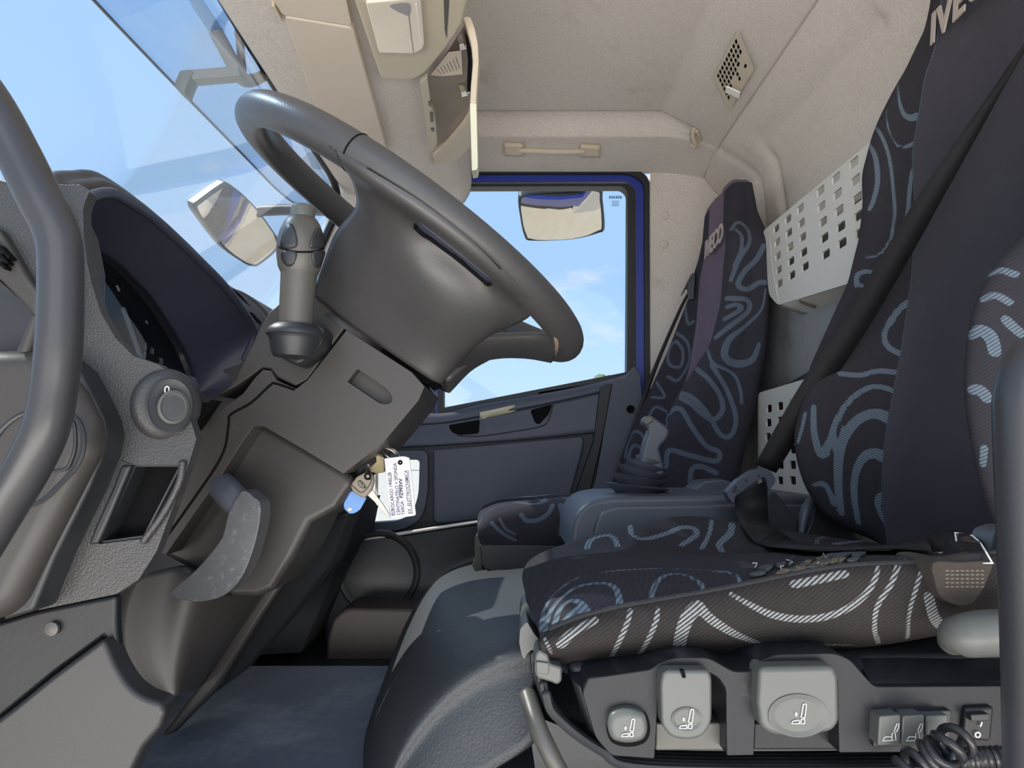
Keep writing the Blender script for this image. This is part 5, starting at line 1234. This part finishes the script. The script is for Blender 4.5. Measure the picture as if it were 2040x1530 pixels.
ext('bracket_tab', rnd([(374, 139), (455, 132), (473, 126), (478, 150), (384, 158), (378, 152)], 2), 1.49, 1.52, WP, vbk, bevel=.002)
ext('bracket_foot', rnd([(358, 141), (376, 138), (384, 142), (374, 164), (366, 185), (352, 178), (347, 166)], 2), 1.485, 1.525, pbr('dark_bracket_foot', (110, 106, 98), .7, var=(20, .2)), vbk, bevel=.003)
ext('bracket_strut', rnd([(466, 52), (478, 46), (486, 146), (476, 148)], 2), 1.51, 1.53, WP, vbk, bevel=.002)

MIR = pbr('mirror_silver', (214, 206, 194), .02, 1.0)
def mirror(name, label, outline, Yc, nrm, bulge, rimw=1.06, depth=.05):
    cx = sum(p[0] for p in outline) / len(outline); cy = sum(p[1] for p in outline) / len(outline)
    c = P(cx, cy, Yc); n_ = Vector(nrm).normalized()
    X = Vector((0, 0, 1)).cross(n_).normalized(); Z = n_.cross(X)
    pts = []
    for a, b in outline:
        d = PN(a, b, c, n_) - c; pts.append((d.dot(X), d.dot(Z)))
    t = thing(name, label, 'mirror', c)
    pp = spl(pts, 4, True); R = max(math.hypot(*p) for p in pp)
    V = []; F = []; m = len(pp); S_ = (1.0, .8, .6, .4, .2)
    for s in S_:
        for a, b in pp: V.append(c + X * a * s + Z * b * s + n_ * (bulge * (1 - (s * math.hypot(a, b) / R) ** 2) + .001))
    V.append(c + n_ * (bulge + .001))
    for k in range(len(S_) - 1):
        for i in range(m): F.append((k * m + i, k * m + (i + 1) % m, (k + 1) * m + (i + 1) % m, (k + 1) * m + i))
    for i in range(m): F.append(((len(S_) - 1) * m + i, (len(S_) - 1) * m + (i + 1) % m, len(V) - 1))
    mk('mirror_glass', V, F, MIR, t, ang=180)
    prism('mirror_shell', [[(a * rimw, b * rimw) for a, b in pp]], (c, X, Z, n_), -.002, -depth, PLASD, t, bevel=.012)
    tube('mirror_rim', [c + X * a * 1.01 + Z * b * 1.01 for a, b in pp], .006, PLASD, t, n=8, closed=True)
    return t
m1_ = mirror('wing_mirror', 'diamond shaped outside mirror reflecting sandy ground, seen through the windscreen',
    [(391, 414), (402, 401), (443, 372), (457, 371), (498, 406), (534, 452), (552, 482), (546, 499), (518, 522), (506, 527), (486, 520), (446, 490), (408, 442)], 2.55, (.98, -.78, -.58), .012)
tube('mirror_arm', [P(500, 436, 2.58), P(520, 420, 2.58), P(560, 418, 2.56), P(620, 418, 2.50), P(680, 420, 2.44)], .020, PLASD, m1_, n=12)
m2_ = mirror('kerb_mirror', 'rounded outside kerb mirror hanging at the top of the passenger window',
    [(1037, 398), (1048, 389), (1090, 384), (1150, 380), (1192, 380), (1196, 400), (1200, 452), (1190, 461), (1140, 473), (1062, 476), (1048, 468), (1040, 430)], 2.62, (-.03, -1.0, -1.2), .014)
tube('mirror_arm', [P(1140, 386, 2.68), P(1140, 366, 2.66), P(1141, 346, 2.37)], .035, PLASD, m2_, n=12)
m3_ = thing('front_mirror', 'small dark oval front mirror outside the corner of the windscreen', 'mirror', P(628, 335, 2.35))
lathe('mirror_shell', [(.002, -.02), (.03, -.018), (.045, -.006), (.046, .004), (.04, .012), (.01, .016)], P(630, 320, 2.38), (.3, -.9, -.1), PLASD, m3_, n=24, sx=.62)
tube('mirror_arm', [P(640, 322, 2.38), P(662, 338, 2.36), P(690, 350, 2.34)], .012, PLASD, m3_, n=10)

# ================================================================== keys in the ignition
STEEL = pbr('key_steel', (170, 164, 154), .35, 1.0)
Q = lambda p: [(660 + a / 6.955, 860 + b / 6.955) for a, b in p]
def ringpts(cx, cy, rx, ry, Y, tilt=0.0, dy=0.0):
    return [P(cx + rx * math.cos(t) * math.cos(tilt) - ry * math.sin(t) * math.sin(tilt), cy + rx * math.cos(t) * math.sin(tilt) + ry * math.sin(t) * math.cos(tilt), Y + dy * math.sin(t)) for t in np.linspace(0, 2 * math.pi, 32, endpoint=False)]
kr = thing('key_ring', 'steel split ring holding the keys below the column', 'key ring', P(780, 915, .93))
tube('ring', ringpts(779, 903, 19, 9, .925, .55, .012), .0011, STEEL, kr, n=8, closed=True)
tube('ring', ringpts(773, 906, 20, 11, .93, .45, .008), .0010, STEEL, kr, n=8, closed=True)
tube('loop', crm([P(767, 884, .93), P(771, 884, .925), P(774, 893, .925), P(772, 900, .93)], 5), .0016, CHROME, kr, n=8)
KB = pbr('beige_key_plastic', (128, 118, 104), .5, var=(30, .08))
k1 = thing('ignition_key', 'beige headed truck key with raised oval logo hanging beside the blue tag', 'key', P(735, 1030, .91))
k1h = ext('key_head', rnd(Q([(440, 575), (490, 560), (560, 590), (592, 680), (560, 800), (480, 905), (430, 918), (290, 830), (260, 740), (350, 620)]), 4), .905, .915, KB, k1, bevel=.003)
ext('key_blade', Q([(570, 800), (640, 905), (720, 1010), (820, 1180), (800, 1196), (690, 1080), (600, 975), (500, 880)]), .909, .912, STEEL, k1, bevel=.0006)
KHB = bvh([k1h])
seam('head_groove', Q([(280, 735), (340, 790), (390, 835), (430, 838), (480, 800), (540, 720), (558, 650), (520, 665), (480, 650)]), KHB, .0005, BLACK, k1)
tube('key_hole', ringpts(732.5, 949, 5.5, 5.5, .9045), .0012, BLACK, k1, n=6, closed=True)
tube('logo_oval', ringpts(720, 965, 9, 4.5, .9045, .85), .0003, BLACK, k1, n=5, closed=True)
a_, b_ = P(714.5, 959.5, .9045), P(726, 972, .9045)
text('logo', 'IVECO', .0042, a_, b_ - a_, P(718, 956, .9045) - a_, BLACK, k1, .0002)
tube('wire_loop', ringpts(733, 938, 3.5, 12, .905, .05, .006), .0010, CHROME, k1, n=8, closed=True)
k2 = thing('cabinet_key', 'yellowish headed key with thin straight blade hanging behind the white tag', 'key', P(750, 1005, .94))
ext('key_head', rnd(Q([(540, 440), (600, 312), (690, 305), (732, 400), (735, 560), (650, 578), (540, 562)]), 3), .938, .948, pbr('yellowed_key_plastic', (176, 160, 122), .5), k2, bevel=.003)
ext('key_blade', Q([(608, 570), (646, 570), (640, 1010), (622, 1020), (610, 980)]), .941, .944, STEEL, k2, bevel=.0005)
tg = ext('key_tag', rnd(Q([(733, 370), (1000, 338), (1082, 360), (1172, 1150), (1145, 1166), (850, 1207), (812, 1180)]), 3), .918, .9205, pbr('white_tag_plastic', (204, 202, 208), .45), bevel=.0006)
props(tg, 'white plastic key tag with four lines of printed lettering', 'key tag')
tube('tag_hole', ringpts(797.3, 921.3, 3, 3, .9178), .0012, BLACK, tg, n=6, closed=True)
INK = pbr('tag_ink', (62, 62, 82), .7)
def tagline(s, a, b, h, **kw):
    p, q = P(a[0], a[1], .9176), P(b[0], b[1], .9176)
    o = text('tag_lettering', s, h, p, q - p, Vector((-1, 0, .1)), INK, tg, .0001, **dict(dict(bold=.00004), **kw))
    me = o.data; Lr = max((Vector(DATA[o.name][0][i]) - p).dot((q - p).normalized()) for i in range(len(me.vertices)))
    k = (q - p).length / Lr; X = (q - p).normalized(); org = WLOC[tg.name]
    for i, v in enumerate(me.vertices):
        w = DATA[o.name][0][i] - p; w = p + w + X * (w.dot(X) * (k - 1)); v.co = w - org
    return o
tagline('EUROCARGO 190EL28', (787.5, 1027), (779, 941), .0062)
tagline('CENTINATELO + SPONDA', (797.5, 1026), (790, 922), .0062)
tagline('TARGA:', (807, 1025), (803.5, 997), .0062)
tagline('FZ993VV', (803, 992), (801.5, 953), .0064, bold=.00022)
tagline('EX_ELETTROCHIMICA', (820, 1024), (812, 937), .0062, shear=.25)
tube('underline', [P(821.5, 1024, .9176), P(817.5, 980, .9176), P(813.5, 937, .9176)], .00025, INK, tg, n=4)
bt = ext('key_tag', rnd(Q([(330, 830), (490, 915), (400, 1080), (320, 1132), (250, 1138), (180, 1075), (168, 1000), (270, 820)]), 4), .917, .9195, pbr('blue_tag_plastic', (98, 142, 200), .4), bevel=.0006)
props(bt, 'blue plastic key tag with a small hole hanging below the beige key', 'key tag')
tube('tag_hole', ringpts(697, 1014.5, 2.4, 2.4, .9165), .0012, RACK, bt, n=6, closed=True)

# ================================================================== coiled cable, foreground pillar trim
CAB = pbr('glossy_black_cable', (40, 40, 44), .25)
cb = thing('coiled_cable', 'glossy black coiled cable hanging below the rocker switch', 'cable', P(1900, 1530, .63))
def helix(path, r, turns, n):
    p = crm([list(q) for q in path], 12); s = np.linspace(0, 1, n); t = np.linspace(0, 1, len(p))
    c = np.stack([np.interp(s, t, p[:, k]) for k in range(3)], 1); T = np.gradient(c, axis=0); T /= np.linalg.norm(T, axis=1)[:, None]
    u = np.cross(T, np.array((0, 1.0, 0))); u /= np.linalg.norm(u, axis=1)[:, None]; w = np.cross(T, u)
    a = s * turns * 2 * math.pi
    return c + r * (np.cos(a)[:, None] * u + np.sin(a)[:, None] * w)
tube('coil', helix([P(1800, 1540, .63), P(1838, 1516, .63), P(1868, 1502, .625), P(1888, 1488, .62), P(1912, 1474, .625)], .012, 5.5, 160), .0036, CAB, cb, n=10)
tube('straight_coil', helix([P(1905, 1512, .67), P(1960, 1510, .67), P(2040, 1506, .67)], .0085, 12, 240), .0030, CAB, cb, n=8)
tube('lead', crm([P(1918, 1470, .63), P(1908, 1492, .62), P(1890, 1525, .62), P(1880, 1560, .62)], 5), .0038, CAB, cb, n=10)
pt = tube('trim_4', crm([P(2120, 690, .425), P(2062, 718, .42), P(2036, 780, .42), P(2034, 850, .42), P(2040, 1000, .42), P(2050, 1250, .42), P(2060, 1600, .42)], 8), .0142, pbr('pillar_trim_plastic', (50, 51, 55), .36, bump=('noise', 300, .12, .0006), var=(6, .06)), n=28)
props(pt, kind='structure')
props(ext('trim_6', [(2052, 760), (2150, 700), (2150, 1600), (2075, 1600), (2062, 1200)], .43, .45, bpy.data.materials['pillar_trim_plastic'], bevel=.004), kind='structure')

# ================================================================== a few trees beyond the yard
LEAF = pbr('tree_leaves', (96, 116, 66), .8, var=(1.5, .35))
BARK = pbr('tree_bark', (92, 78, 62), .9)
def tree(x, y, h, seed, label):
    r = random.Random(seed)
    t = thing('tree', label, 'tree', (x, y, 0), 'far trees beyond the yard')
    tube('trunk', [Vector((x, y, -.1)), Vector((x + .1, y, h * .3)), Vector((x, y + .1, h * .6))], [.22, .16, .1], BARK, t, n=8)
    bm = bmesh.new(); V = []; F = []
    for k in range(9):
        c = Vector((x + r.uniform(-.28, .28) * h, y + r.uniform(-.25, .25) * h, h * r.uniform(.45, .85))); s = h * r.uniform(.14, .22)
        b = bmesh.new(); bmesh.ops.create_icosphere(b, subdivisions=3, radius=s)
        base = len(V)
        for v in b.verts: V.append(c + v.co * (1 + r.uniform(-.16, .16)))
        for f in b.faces: F.append(tuple(base + v.index for v in f.verts))
        b.free()
    bm.free()
    mk('crown', V, F, LEAF, t, flat=True)
for k, (px, Y, h, s) in enumerate(((1246, 60, 8.0, 1), (1120, 130, 10.5, 2), (1085, 165, 12.5, 3), (1050, 200, 13.8, 4), (812, 70, 3.4, 5), (1180, 95, 8.4, 6))):
    tree((px - CX) / FPX * Y, Y, h, s, ['green tree just behind the rear edge of the passenger window', 'second small green crown low behind the passenger window sill', 'third tree crown peeping over the middle of the window sill', 'farthest small crown just above the passenger window sill', 'low green bush seen through the lower door pane', 'green tree between the tall one and the small crowns'][k])
bpy.context.view_layer.update()
